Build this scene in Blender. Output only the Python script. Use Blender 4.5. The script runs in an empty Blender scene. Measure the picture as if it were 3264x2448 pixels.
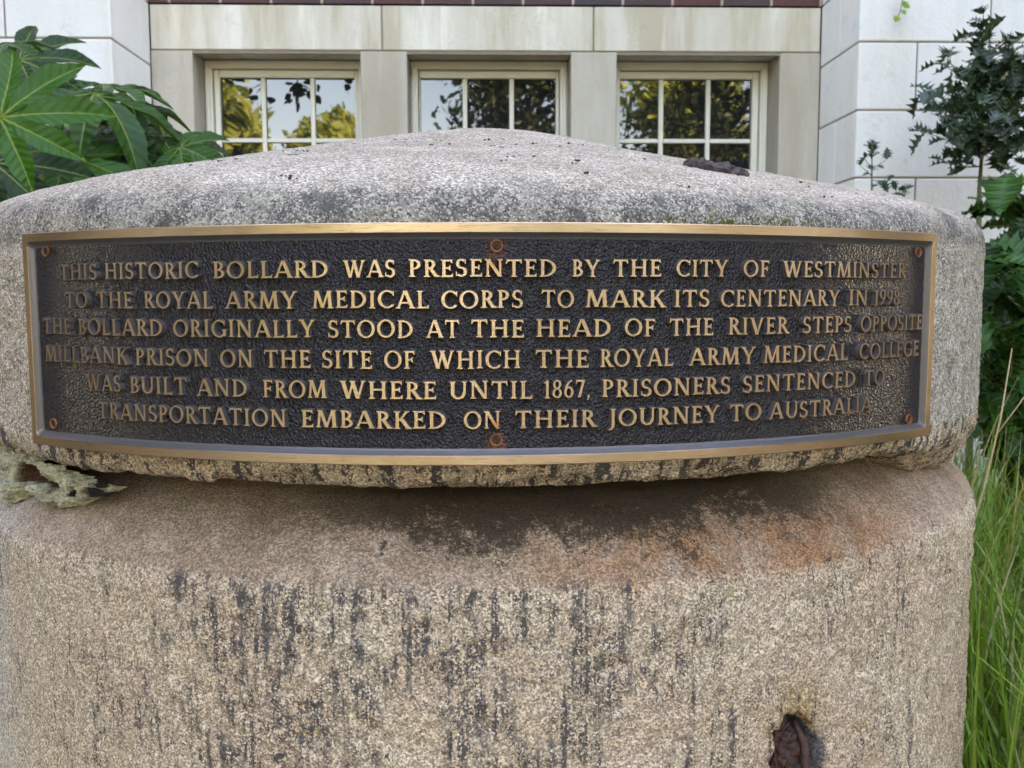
import bpy, bmesh, math, random
import numpy as np
from mathutils import Vector, Matrix
from mathutils.geometry import delaunay_2d_cdt

# ------------------------------------------------------------------ camera, sky, sun, exposure
C = bpy.context.scene.collection
SC = bpy.context.scene
H = 1.05                                   # eye height
PITCH, ROLL = 0.0954, -0.003
F = 2948.0 / 3264.0
cam = bpy.data.cameras.new('camera')
cam.sensor_width = 36.0
cam.lens = 36.0 * F
cam.clip_start, cam.clip_end = 0.02, 600
cam.dof.use_dof = True
cam.dof.focus_distance = 0.76
cam.dof.aperture_fstop = 19
camo = bpy.data.objects.new('camera', cam)
C.objects.link(camo)
camo.matrix_world = Matrix.Translation((0, 0, H)) @ Matrix.Rotation(math.pi / 2 - PITCH, 4, 'X') @ Matrix.Rotation(ROLL, 4, 'Z')
SC.camera = camo

SUN_EL, SUN_AZ = math.radians(36), math.radians(38)     # azimuth from +Y towards +X: behind the building
world = bpy.data.worlds.new('World')
SC.world = world
world.use_nodes = True
wn = world.node_tree
sky = wn.nodes.new('ShaderNodeTexSky')
sky.sky_type = 'NISHITA'
sky.sun_disc = False
sky.sun_elevation = SUN_EL
sky.sun_rotation = SUN_AZ
sky.air_density, sky.dust_density, sky.ozone_density = 1.0, 0.3, 1.6
wn.links.new(sky.outputs[0], wn.nodes['Background'].inputs[0])
wn.nodes['Background'].inputs[1].default_value = 0.15
sl = bpy.data.lights.new('sun', 'SUN')
sl.energy, sl.angle, sl.color = 5.0, math.radians(0.5), (1, 0.93, 0.82)
so = bpy.data.objects.new('sun', sl)
C.objects.link(so)
sd = Vector((math.sin(SUN_AZ) * math.cos(SUN_EL), math.cos(SUN_AZ) * math.cos(SUN_EL), math.sin(SUN_EL)))
so.rotation_euler = sd.to_track_quat('Z', 'Y').to_euler()
SC.view_settings.view_transform = 'Standard'
SC.view_settings.look = 'None'
SC.view_settings.exposure = 3.92
SC.view_settings.use_white_balance = True        # the camera's white balance for open shade
SC.view_settings.white_balance_temperature = 9500
SC.view_settings.white_balance_tint = 20
SC.view_settings.gamma = 1
try:
    SC.cycles.use_denoising = True
    SC.cycles.max_bounces = 6
except Exception:
    pass

rng = np.random.default_rng(11)
random.seed(5)
S = 0.7                                    # metres per unit of the measured bollard profile
AX, AY = -0.062 * S, 1.999 * S             # bollard axis
RP = 0.999 * S                             # radius of the plaque's raised face


def at(px, py, Y):
    """world point seen at photo pixel (3264 wide) at depth Y"""
    u, v = (px - 1632) / 2948, -(py - 1224) / 2948
    c, s = math.cos(ROLL), math.sin(ROLL)
    u, v = c * u - s * v, s * u + c * v
    d = Vector((u, math.cos(PITCH) + v * math.sin(PITCH), -math.sin(PITCH) + v * math.cos(PITCH)))
    return Vector((0, 0, H)) + d * (Y / d.y)


# ------------------------------------------------------------------ numpy noise
def _hash(i, j, k, seed):
    n = (i * 374761393 + j * 668265263 + k * 2147483647 + seed * 974711) & 0xffffffff
    n = ((n ^ (n >> 13)) * 1274126177) & 0xffffffff
    n = ((n ^ (n >> 16)) * 2246822519) & 0xffffffff
    return ((n ^ (n >> 15)) & 0xffff) / 65535.0


def vnoise(P, scale, seed=0):
    q = np.asarray(P, float) * scale
    f = np.floor(q)
    i = f.astype(np.int64)
    t = q - f
    t = t * t * (3 - 2 * t)
    r = 0
    for a in (0, 1):
        for b in (0, 1):
            for c in (0, 1):
                w = (t[..., 0] if a else 1 - t[..., 0]) * (t[..., 1] if b else 1 - t[..., 1]) * (t[..., 2] if c else 1 - t[..., 2])
                r = r + w * _hash(i[..., 0] + a, i[..., 1] + b, i[..., 2] + c, seed)
    return r * 2 - 1


def sstep(a, b, x):
    t = np.clip((x - a) / (b - a), 0, 1)
    return t * t * (3 - 2 * t)


# ------------------------------------------------------------------ object helpers
def link(name, me, mats, parent=None):
    o = bpy.data.objects.new(name, me)
    C.objects.link(o)
    for m in (mats if isinstance(mats, (list, tuple)) else [mats]):
        me.materials.append(m)
    if parent:
        o.parent = parent
    return o


def tag(o, label=None, cat=None, group=None, kind=None):
    for k, v in (('label', label), ('category', cat), ('group', group), ('kind', kind)):
        if v:
            o[k] = v
    return o


def thing(name, label, cat, loc=(0, 0, 0), rz=0, group=None):
    o = bpy.data.objects.new(name, None)
    C.objects.link(o)
    o.location = loc
    o.rotation_euler = (0, 0, rz)
    o.empty_display_size = 0.1
    return tag(o, label, cat, group)


def np_mesh(name, V, Fc, smooth=True, uv=None, matidx=None):
    """V (n,3), Fc (m,k) int; uv per vertex (n,2)"""
    me = bpy.data.meshes.new(name)
    V = np.ascontiguousarray(V, dtype=np.float32)
    Fc = np.ascontiguousarray(Fc, dtype=np.int32)
    m, k = Fc.shape
    me.vertices.add(len(V))
    me.vertices.foreach_set('co', V.ravel())
    me.loops.add(m * k)
    me.loops.foreach_set('vertex_index', Fc.ravel())
    me.polygons.add(m)
    me.polygons.foreach_set('loop_start', np.arange(0, m * k, k, dtype=np.int32))
    me.polygons.foreach_set('loop_total', np.full(m, k, dtype=np.int32))
    me.polygons.foreach_set('use_smooth', np.full(m, smooth, dtype=bool))
    if matidx is not None:
        me.polygons.foreach_set('material_index', np.ascontiguousarray(matidx, dtype=np.int32))
    if uv is not None:
        l = me.uv_layers.new(name='map')
        l.data.foreach_set('uv', np.ascontiguousarray(np.asarray(uv, dtype=np.float32)[Fc.ravel()]).ravel())
    me.update(calc_edges=True)
    return me


def grid_faces(n, m, wrap=False):
    i, j = np.meshgrid(np.arange(n - 1), np.arange(m if wrap else m - 1), indexing='ij')
    j2 = (j + 1) % m
    return np.stack([i * m + j, i * m + j2, (i + 1) * m + j2, (i + 1) * m + j], -1).reshape(-1, 4)


class MB:
    """collects boxes and tubes into one mesh"""
    def __init__(self):
        self.bm = bmesh.new()

    def box(self, x0, x1, y0, y1, z0, z1, bev=0.0, seg=2):
        r = bmesh.ops.create_cube(self.bm, size=1)
        vs = r['verts']
        for v in vs:
            v.co = Vector(((x0 + x1) / 2 + v.co.x * (x1 - x0), (y0 + y1) / 2 + v.co.y * (y1 - y0), (z0 + z1) / 2 + v.co.z * (z1 - z0)))
        if bev:
            es = list({e for v in vs for e in v.link_edges})
            bmesh.ops.bevel(self.bm, geom=es, offset=bev, segments=seg, affect='EDGES', profile=0.5)
        return self

    def tube(self, pts, rad, n=8):
        pts = [Vector(p) for p in pts]
        rad = rad if isinstance(rad, (list, tuple)) else [rad] * len(pts)
        rings = []
        prev = None
        for i, p in enumerate(pts):
            d = (pts[min(i + 1, len(pts) - 1)] - pts[max(i - 1, 0)]).normalized()
            a = Vector((0, 0, 1)) if abs(d.z) < 0.9 else Vector((1, 0, 0))
            if prev is not None:
                a = prev
            x = d.cross(a).normalized()
            y = x.cross(d).normalized()
            prev = y
            rings.append([self.bm.verts.new(p + (x * math.cos(2 * math.pi * k / n) + y * math.sin(2 * math.pi * k / n)) * rad[i]) for k in range(n)])
        for a, b in zip(rings, rings[1:]):
            for k in range(n):
                self.bm.faces.new((a[k], a[(k + 1) % n], b[(k + 1) % n], b[k])).smooth = True
        self.bm.faces.new(rings[0][::-1])
        self.bm.faces.new(rings[-1])
        return self

    def build(self, name, mats, parent=None):
        bmesh.ops.recalc_face_normals(self.bm, faces=self.bm.faces)
        me = bpy.data.meshes.new(name)
        self.bm.to_mesh(me)
        self.bm.free()
        return link(name, me, mats, parent)


# ------------------------------------------------------------------ shader helper
class NT:
    def __init__(self, name):
        self.mat = bpy.data.materials.new(name)
        self.mat.use_nodes = True
        self.t = self.mat.node_tree
        self.b = self.t.nodes['Principled BSDF']
        self.out = self.t.nodes['Material Output']

    def n(self, typ, **kw):
        nd = self.t.nodes.new('ShaderNode' + typ)
        for k, v in kw.items():
            setattr(nd, k, v)
        return nd

    def put(self, sock, v):
        if hasattr(v, 'is_output'):
            self.t.links.new(v, sock)
        elif v is not None:
            if sock.type == 'RGBA' and len(v) == 3:
                v = (*v, 1)
            sock.default_value = v

    def m(self, op, a, b=None, c=None, clamp=False):
        nd = self.n('Math', operation=op, use_clamp=clamp)
        for s, v in zip(nd.inputs, (a, b, c)):
            self.put(s, v)
        return nd.outputs[0]

    def mix(self, f, a, b, typ='MIX'):
        nd = self.n('MixRGB', blend_type=typ)
        for s, v in zip(nd.inputs, (f, a, b)):
            self.put(s, v)
        return nd.outputs[0]

    def coord(self, w='Object'):
        return self.n('TexCoord').outputs[w]

    def uv(self):
        s = self.n('SeparateXYZ')
        self.t.links.new(self.n('UVMap', uv_map='map').outputs[0], s.inputs[0])
        return s.outputs[0], s.outputs[1]

    def vec(self, x, y, z=0.0):
        nd = self.n('CombineXYZ')
        for s, v in zip(nd.inputs, (x, y, z)):
            self.put(s, v)
        return nd.outputs[0]

    def scl(self, v, s):
        nd = self.n('VectorMath', operation='MULTIPLY')
        self.put(nd.inputs[0], v)
        nd.inputs[1].default_value = s
        return nd.outputs[0]

    def noise(self, v, scale, detail=2.0, rough=0.5, col=False, dist=0.0):
        nd = self.n('TexNoise')
        self.put(nd.inputs['Vector'], v)
        nd.inputs['Scale'].default_value = scale
        nd.inputs['Detail'].default_value = detail
        nd.inputs['Roughness'].default_value = rough
        nd.inputs['Distortion'].default_value = dist
        return nd.outputs[1 if col else 0]

    def voro(self, v, scale, out='Distance', feat='F1'):
        nd = self.n('TexVoronoi', feature=feat)
        self.put(nd.inputs['Vector'], v)
        nd.inputs['Scale'].default_value = scale
        return nd.outputs[out]

    def ramp(self, f, stops, interp='LINEAR'):
        nd = self.n('ValToRGB')
        r = nd.color_ramp
        r.interpolation = interp
        while len(r.elements) > 1:
            r.elements.remove(r.elements[-1])
        for i, (p, c) in enumerate(stops):
            e = r.elements[0] if i == 0 else r.elements.new(p)
            e.position = p
            c = (c, c, c) if isinstance(c, (int, float)) else c
            e.color = (*c, 1)
        self.put(nd.inputs[0], f)
        return nd.outputs[0]

    def step(self, f, a, b):
        nd = self.n('MapRange', interpolation_type='SMOOTHSTEP')
        self.put(nd.inputs[0], f)
        nd.inputs[1].default_value, nd.inputs[2].default_value = a, b
        return nd.outputs[0]

    def bump(self, h, dist, strength=1.0, prev=None):
        nd = self.n('Bump')
        nd.inputs['Strength'].default_value = strength
        nd.inputs['Distance'].default_value = dist
        self.put(nd.inputs['Height'], h)
        if prev is not None:
            self.put(nd.inputs['Normal'], prev)
        return nd.outputs[0]

    def done(self, color=None, rough=None, metal=None, normal=None, **kw):
        for k, v in (('Base Color', color), ('Roughness', rough), ('Metallic', metal), ('Normal', normal)):
            if v is not None:
                self.put(self.b.inputs[k], v)
        for k, v in kw.items():
            self.put(self.b.inputs[k.replace('_', ' ')], v)
        return self.mat


def plain(name, col, rough=0.6, metal=0.0, var=0.25, sc=30, bump=0.0):
    k = NT(name)
    n = k.noise(k.coord(), sc, 4, 0.6)
    c = k.mix(n, tuple(x * (1 - var) for x in col), tuple(min(1, x * (1 + var)) for x in col))
    nm = k.bump(k.noise(k.coord(), sc * 6, 3), bump) if bump else None
    return k.done(c, rough, metal, nm)


# ------------------------------------------------------------------ materials
def stone_material(name, cap):
    k = NT(name)
    P = k.coord()
    t, h = k.uv()
    deg = k.m('MULTIPLY', t, 100.0)
    lo = k.noise(P, 7, 3, 0.6)
    mid = k.noise(P, 34, 4, 0.65)
    fine = k.noise(P, 420, 3, 0.75)
    grain = k.voro(P, 640, 'Color')
    gsep = k.n('SeparateColor')
    k.put(gsep.inputs[0], grain)
    g1, g2 = gsep.outputs[0], gsep.outputs[1]
    wob = k.m('MULTIPLY', k.m('SUBTRACT', mid, 0.5), 0.05)
    hw = k.m('ADD', h, wob)                                   # height with a ragged edge
    bodycol = k.mix(k.step(lo, 0.35, 0.65), (0.412, 0.297, 0.215), (0.440, 0.342, 0.252))
    bodycol = k.mix(k.m('MULTIPLY', k.step(k.noise(P, 11, 3, 0.6), 0.5, 0.7), 0.6), bodycol, (0.425, 0.305, 0.232))
    if cap:
        grey = k.mix(k.step(mid, 0.3, 0.7), (0.285, 0.248, 0.205), (0.385, 0.34, 0.29))
        top = k.step(hw, 0.095, 0.135)
        low = k.step(hw, -0.18, -0.20)
        low = k.m('SUBTRACT', 1.0, k.step(hw, -0.205, -0.175))
        c = k.mix(low, grey, bodycol)
        left = k.m('SUBTRACT', 1.0, k.step(k.m('ADD', deg, k.m('MULTIPLY', wob, 300.0)), -36, -26))
        c = k.mix(k.m('MULTIPLY', left, 0.75), c, (0.39, 0.305, 0.235))
        topc = k.mix(k.step(k.noise(P, 16, 4, 0.6), 0.38, 0.62), (0.36, 0.282, 0.222), (0.44, 0.36, 0.30))
        tl = k.m('SUBTRACT', 1.0, k.step(k.m('ADD', deg, k.m('MULTIPLY', k.m('SUBTRACT', lo, 0.5), 60.0)), -40, -14))
        topc = k.mix(k.m('MULTIPLY', tl, 0.6), topc, (0.37, 0.30, 0.245))
        topc = k.mix(k.m('MULTIPLY', k.step(k.noise(P, 22, 3, 0.6, dist=0.5), 0.58, 0.72), 0.6), topc, (0.42, 0.30, 0.215))
        c = k.mix(top, c, topc)
    else:
        c = bodycol
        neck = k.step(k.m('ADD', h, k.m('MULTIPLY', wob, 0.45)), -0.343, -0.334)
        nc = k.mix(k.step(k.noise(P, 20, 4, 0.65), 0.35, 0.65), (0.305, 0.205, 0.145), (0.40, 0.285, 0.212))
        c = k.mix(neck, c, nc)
        rs = k.m('MULTIPLY', k.m('MULTIPLY', k.step(deg, -2, 16), k.m('SUBTRACT', 1.0, k.step(deg, 33, 46))),
                 k.m('MULTIPLY', k.step(hw, -0.365, -0.325), k.m('SUBTRACT', 1.0, k.step(hw, -0.31, -0.265))))
        rs = k.m('MULTIPLY', rs, k.step(k.m('ADD', k.noise(P, 26, 4, 0.65), k.m('MULTIPLY', k.m('SUBTRACT', fine, 0.5), 0.4)), 0.24, 0.64))
        c = k.mix(rs, c, (0.31, 0.15, 0.075))
        gl = k.m('MULTIPLY', k.step(deg, -44, -58), 1.0)
        lf = k.m('SUBTRACT', 1.0, k.step(deg, -52, -38))
        c = k.mix(k.m('MULTIPLY', lf, 0.6), c, (0.42, 0.40, 0.37))
        # rust run round the iron stub
        dx = k.m('MULTIPLY', k.m('SUBTRACT', deg, 26.3), 0.0117)
        dz = k.m('MULTIPLY', k.m('ADD', h, 0.56), 0.7)
        rr = k.m('SQRT', k.m('ADD', k.m('MULTIPLY', dx, dx), k.m('MULTIPLY', k.m('MULTIPLY', dz, dz), 0.45)))
        rr = k.m('ADD', rr, k.m('MULTIPLY', wob, 0.5))
        c = k.mix(k.m('MULTIPLY', k.m('SUBTRACT', 1.0, k.step(rr, 0.012, 0.045)), 0.7), c, (0.29, 0.185, 0.08))
        ex = k.m('MULTIPLY', k.m('SUBTRACT', deg, 28.0), 0.0117)
        ez = k.m('MULTIPLY', k.m('ADD', h, 0.60), 0.7 * 0.4)
        er = k.m('ADD', k.m('SQRT', k.m('ADD', k.m('MULTIPLY', ex, ex), k.m('MULTIPLY', ez, ez))), k.m('MULTIPLY', wob, 0.6))
        c = k.mix(k.m('MULTIPLY', k.m('SUBTRACT', 1.0, k.step(er, 0.010, 0.018)), 0.85), c, (0.04, 0.042, 0.055))
    # algae tint
    c = k.mix(k.m('MULTIPLY', k.step(k.noise(P, 13, 3, 0.6), 0.58, 0.74), 0.28), c, (0.25, 0.24, 0.14))
    # mineral speckle
    sp = k.m('ADD', k.m('MULTIPLY', fine, 0.9), k.m('MULTIPLY', g1, 0.55))
    amt = 1.0 if cap else k.m('SUBTRACT', 1.0, k.m('MULTIPLY', k.step(h, -0.345, -0.325), 0.22))
    c = k.mix(amt, c, k.ramp(sp, [(0.34, 0.28), (0.54, 0.70), (0.74, 1.06), (0.98, 1.9)]), 'MULTIPLY')
    # dark patches and streaks
    st = k.noise(k.vec(k.m('MULTIPLY', deg, 0.95 if cap else 2.1), k.m('MULTIPLY', h, 9.0 if cap else 4.2), 3.0), 1.0, 3, 0.62)
    brk = k.noise(P, 120, 3, 0.7)
    gr = k.m('SUBTRACT', k.m('ADD', k.m('MULTIPLY', g2, 0.5), k.m('MULTIPLY', fine, 0.5)), 0.5)
    dk = k.m('ADD', k.m('ADD', k.m('MULTIPLY', st, 0.72), k.m('MULTIPLY', brk, 0.34)), k.m('MULTIPLY', gr, 0.16))
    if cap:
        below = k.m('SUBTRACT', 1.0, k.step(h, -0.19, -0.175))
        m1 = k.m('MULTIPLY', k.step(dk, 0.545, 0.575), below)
        sh = k.m('MULTIPLY', k.step(h, 0.06, 0.085), k.m('SUBTRACT', 1.0, k.step(hw, 0.11, 0.14)))
        pt = k.m('ADD', k.m('MULTIPLY', k.noise(P, 24, 3, 0.6), 0.62), k.m('MULTIPLY', brk, 0.42))
        m2 = k.m('MULTIPLY', k.step(k.m('ADD', pt, k.m('MULTIPLY', gr, 0.5)), 0.50, 0.60), sh)
        ptl = k.m('ADD', k.m('MULTIPLY', k.noise(P, 45, 3, 0.6), 0.6), k.m('MULTIPLY', brk, 0.42))
        m3 = k.m('MULTIPLY', k.step(k.m('ADD', ptl, k.m('MULTIPLY', gr, 0.4)), 0.585, 0.66), k.m('SUBTRACT', 1.0, k.step(h, 0.085, 0.12)))
        crumbs = k.step(k.noise(k.scl(P, (0.7, 0.7, 2.0)), 150, 3, 0.7), 0.665, 0.70)
        m4 = k.m('MULTIPLY', crumbs, k.step(h, 0.11, 0.13))
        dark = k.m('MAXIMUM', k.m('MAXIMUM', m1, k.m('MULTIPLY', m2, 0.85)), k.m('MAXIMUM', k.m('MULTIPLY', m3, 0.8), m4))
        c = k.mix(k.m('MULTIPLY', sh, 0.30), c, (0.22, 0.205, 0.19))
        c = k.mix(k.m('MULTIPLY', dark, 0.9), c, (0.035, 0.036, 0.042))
        # moss over the plaque's right half
        mm = k.m('MULTIPLY', k.m('MULTIPLY', k.step(deg, 11, 15), k.m('SUBTRACT', 1.0, k.step(deg, 25, 29))),
                 k.m('MULTIPLY', k.step(h, 0.06, 0.075), k.m('SUBTRACT', 1.0, k.step(hw, 0.083, 0.098))))
        mm = k.m('MULTIPLY', mm, k.step(k.m('ADD', k.noise(P, 55, 3, 0.6), k.m('MULTIPLY', gr, 0.3)), 0.47, 0.56))
        c = k.mix(mm, c, (0.075, 0.072, 0.012))
    else:
        nb = k.m('SUBTRACT', 1.0, k.step(h, -0.345, -0.325))
        zone = k.m('ADD', 0.25, k.m('MULTIPLY', k.m('MULTIPLY', k.step(deg, -40, -14), k.m('SUBTRACT', 1.0, k.step(deg, 8, 26))), 0.95))
        zz = k.m('MULTIPLY', k.m('SUBTRACT', zone, 1.0), 0.10)
        m1 = k.m('MULTIPLY', k.step(k.m('ADD', k.m('ADD', dk, zz), k.m('MULTIPLY', gr, 0.22)), 0.500, 0.575), nb)
        m1 = k.m('MULTIPLY', m1, k.m('MULTIPLY', k.step(k.noise(k.scl(P, (16, 16, 10)), 1.0, 3, 0.6), 0.40, 0.54), k.step(k.noise(k.scl(P, (75, 75, 34)), 1.0, 4, 0.75), 0.40, 0.54)))
        sp2 = k.m('ADD', k.m('MULTIPLY', k.noise(P, 40, 3, 0.6), 0.6), k.m('MULTIPLY', brk, 0.42))
        m2 = k.m('MULTIPLY', k.step(k.m('ADD', sp2, zz), 0.66, 0.69), k.m('SUBTRACT', 1.0, k.step(h, -0.30, -0.27)))
        # soot-dark damp band in the neck, deepened to paint in the lip's shade, heaviest in the middle
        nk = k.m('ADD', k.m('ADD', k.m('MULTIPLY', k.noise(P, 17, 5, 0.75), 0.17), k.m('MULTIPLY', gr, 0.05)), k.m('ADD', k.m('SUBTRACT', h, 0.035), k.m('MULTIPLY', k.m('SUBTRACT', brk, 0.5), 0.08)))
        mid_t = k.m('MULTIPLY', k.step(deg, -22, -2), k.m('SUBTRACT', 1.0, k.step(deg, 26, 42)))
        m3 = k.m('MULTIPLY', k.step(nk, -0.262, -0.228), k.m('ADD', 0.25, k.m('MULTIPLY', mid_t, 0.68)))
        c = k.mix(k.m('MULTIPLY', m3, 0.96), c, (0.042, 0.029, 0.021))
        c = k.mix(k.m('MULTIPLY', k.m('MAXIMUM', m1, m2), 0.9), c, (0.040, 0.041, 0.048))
    b1 = k.bump(k.m('ADD', k.m('MULTIPLY', k.noise(P, 150, 4, 0.75), 0.9), k.m('MULTIPLY', k.noise(P, 520, 2, 0.7), 0.6)), 0.0030, 1.0)
    return k.done(c, 0.88, 0.0, b1, Specular_IOR_Level=0.25)


def bronze_material():
    k = NT('polished_bronze')
    P = k.coord()
    t, h = k.uv()
    br = k.noise(k.vec(k.m('MULTIPLY', t, 40.0), k.m('MULTIPLY', h, 900.0)), 1.0, 3, 0.7)
    pat = k.noise(P, 14, 4, 0.6)
    c = k.mix(k.step(pat, 0.35, 0.7), (0.46, 0.318, 0.205), (0.57, 0.41, 0.28))
    c = k.mix(k.m('MULTIPLY', k.step(br, 0.56, 0.66), 0.6), c, (0.14, 0.09, 0.055))
    c = k.mix(k.m('MULTIPLY', k.step(k.noise(P, 130, 4, 0.7), 0.6, 0.72), 0.35), c, (0.22, 0.16, 0.11))
    ends = k.m('MAXIMUM', k.step(t, 0.08, 0.24), k.m('SUBTRACT', 1.0, k.step(t, -0.24, -0.08)))
    c = k.mix(k.m('MULTIPLY', ends, 0.7), c, (0.23, 0.145, 0.085))  # plaque ends darkened in the colour to stand in for dim side reflections
    c = k.mix(k.m('MULTIPLY', k.m('MULTIPLY', ends, k.step(k.noise(P, 60, 3, 0.6), 0.56, 0.68)), 0.3), c, (0.30, 0.30, 0.26))
    # rust run below and above the two middle screws
    dx = k.m('ABSOLUTE', k.m('SUBTRACT', k.m('MULTIPLY', t, 100.0), 2.6))
    rm = k.m('MULTIPLY', k.m('SUBTRACT', 1.0, k.step(dx, 0.25, 0.75)),
             k.m('MAXIMUM', k.m('SUBTRACT', 1.0, k.step(h, -0.142, -0.128)), k.m('MULTIPLY', k.step(h, 0.018, 0.035), 0.7)))
    rm = k.m('MULTIPLY', rm, k.m('MULTIPLY', k.step(h, -0.16, -0.155), k.m('SUBTRACT', 1.0, k.step(h, 0.055, 0.06))))
    c = k.mix(k.m('MULTIPLY', rm, 0.75), c, (0.42, 0.17, 0.05))
    r = k.m('ADD', 0.24, k.m('ADD', k.m('MULTIPLY', br, 0.12), k.m('MULTIPLY', pat, 0.10)))
    nb = k.bump(br, 0.00025, 0.5)
    return k.done(c, r, 0.92, nb)


def patina_material(stipple=True):
    k = NT('dark_bronze_patina' if stipple else 'smooth_bronze_patina')
    P = k.coord()
    t, h = k.uv()
    n = k.noise(P, 26, 4, 0.6)
    c = k.mix(n, (0.014, 0.0105, 0.012), (0.036, 0.029, 0.030))
    dx = k.m('MULTIPLY', k.m('SUBTRACT', k.m('MULTIPLY', t, 100.0), 2.6), 0.0122)
    def spot(h0, rad, sy):
        dz = k.m('MULTIPLY', k.m('SUBTRACT', h, h0), 0.7 * sy)
        d = k.m('SQRT', k.m('ADD', k.m('MULTIPLY', dx, dx), k.m('MULTIPLY', dz, dz)))
        return k.m('SUBTRACT', 1.0, k.step(k.m('ADD', d, k.m('MULTIPLY', k.noise(P, 300, 2), 0.004)), rad * 0.45, rad))
    rust = k.m('MAXIMUM', k.m('MULTIPLY', spot(0.045, 0.014, 0.6), 0.45), spot(-0.163, 0.013, 1.0))
    c = k.mix(k.m('MULTIPLY', rust, 0.75), c, (0.16, 0.055, 0.025))
    if stipple:
        v = k.vec(k.m('MULTIPLY', t, 1.2205), k.m('MULTIPLY', h, 0.7))
        hh = k.m('ADD', k.m('MULTIPLY', k.noise(v, 520, 2, 0.6, dist=0.6), 1.0), k.m('MULTIPLY', k.voro(v, 430), 0.8))
        nb = k.bump(hh, 0.0019, 0.95)
        return k.done(c, 0.22, 0.35, nb)
    nb = k.bump(k.noise(P, 160, 3), 0.0006, 0.6)
    return k.done(k.mix(0.7, c, (0.15, 0.132, 0.132)), 0.36, 0.35, nb)


def rust_material(name='rusty_iron', dark=(0.045, 0.018, 0.014), lite=(0.20, 0.065, 0.022), sc=160):
    k = NT(name)
    P = k.coord()
    n = k.noise(P, sc, 4, 0.65)
    c = k.ramp(n, [(0.3, dark), (0.55, tuple((a + b) / 2 for a, b in zip(dark, lite))), (0.72, lite)])
    return k.done(c, k.m('ADD', 0.35, k.m('MULTIPLY', n, 0.5)), 0.1, k.bump(k.noise(P, sc * 2.2, 4, 0.7), 0.002, 0.8))


def screw_material():
    k = NT('rusty_screw')
    P = k.coord()
    sx = k.n('SeparateXYZ')
    k.put(sx.inputs[0], P)
    r = k.m('SQRT', k.m('ADD', k.m('MULTIPLY', sx.outputs[0], sx.outputs[0]), k.m('MULTIPLY', sx.outputs[2], sx.outputs[2])))
    n = k.noise(P, 420, 4, 0.65)
    c = k.mix(k.step(k.m('ADD', r, k.m('MULTIPLY', k.m('SUBTRACT', n, 0.5), 0.001)), 0.0027, 0.0036), k.mix(n, (0.012, 0.006, 0.006), (0.07, 0.028, 0.018)), k.mix(n, (0.17, 0.05, 0.018), (0.38, 0.13, 0.04)))
    return k.done(c, 0.55, 0.1, k.bump(k.noise(P, 900, 3, 0.7), 0.001, 0.8))


def limestone_material(name, col, warm, stain):
    k = NT(name)
    P = k.coord()
    isl = k.n('NewGeometry').outputs['Random Per Island']
    c = k.mix(k.step(k.m('ADD', k.m('MULTIPLY', k.noise(P, 2.2, 4, 0.6), 0.6), k.m('MULTIPLY', isl, 0.4)), 0.3, 0.7), col, warm)
    sv = k.noise(k.scl(P, (6, 6, 0.9)), 1.0, 4, 0.65)
    c = k.mix(k.m('MULTIPLY', k.step(sv, 0.46, 0.66), stain * 0.8), c, tuple(x * y for x, y in zip(warm, (0.80, 0.72, 0.60))))
    c = k.mix(k.m('MULTIPLY', k.step(sv, 0.47, 0.32), stain * 0.8), c, tuple(min(.82, x * 1.15) for x in col))
    vein = k.step(k.m('ABSOLUTE', k.m('SUBTRACT', k.noise(P, 5, 5, 0.6, dist=1.5), 0.5)), 0.012, 0.0)
    msk = k.step(k.noise(P, 3.0, 2), 0.52, 0.66)
    c = k.mix(k.m('MULTIPLY', k.m('MULTIPLY', vein, msk), 0.35), c, tuple(x * 0.45 for x in col))
    pits = k.step(k.noise(P, 70, 3, 0.7), 0.68, 0.76)
    c = k.mix(k.m('MULTIPLY', pits, 0.5), c, tuple(x * 0.5 for x in warm))
    c = k.mix(k.m('MULTIPLY', k.step(k.noise(P, 9, 5, 0.75), 0.56, 0.74), 0.28), c, (0.30, 0.29, 0.26))
    return k.done(c, 0.8, 0.0, k.bump(k.m('ADD', k.noise(P, 60, 4, 0.6), k.m('MULTIPLY', k.noise(P, 8, 3), 1.5)), 0.004, 0.5))


def brick_material():
    k = NT('purple_red_brick')
    P = k.coord()
    s = k.n('SeparateXYZ')
    k.put(s.inputs[0], P)
    b = k.n('TexBrick')
    k.put(b.inputs['Vector'], k.vec(k.m('ADD', s.outputs[0], 0.05), k.m('SUBTRACT', s.outputs[2], 0.0)))
    b.offset, b.squash = 0.5, 1.0
    b.inputs['Scale'].default_value = 1
    b.inputs['Brick Width'].default_value = 0.225
    b.inputs['Row Height'].default_value = 0.075
    b.inputs['Mortar Size'].default_value = 0.006
    k.put(b.inputs['Color1'], (0.115, 0.038, 0.032))
    k.put(b.inputs['Color2'], (0.062, 0.044, 0.046))
    k.put(b.inputs['Mortar'], (0.42, 0.33, 0.25))
    c = k.mix(k.noise(P, 40, 4, 0.7), k.mix(1.0, b.outputs[0], (0.6, 0.6, 0.65), 'MULTIPLY'), k.mix(1.0, b.outputs[0], (1.3, 1.25, 1.2), 'MULTIPLY'))
    return k.done(c, 0.8, 0.0, k.bump(k.m('SUBTRACT', 1.0, b.outputs['Fac']), 0.006, 0.7))


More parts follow.
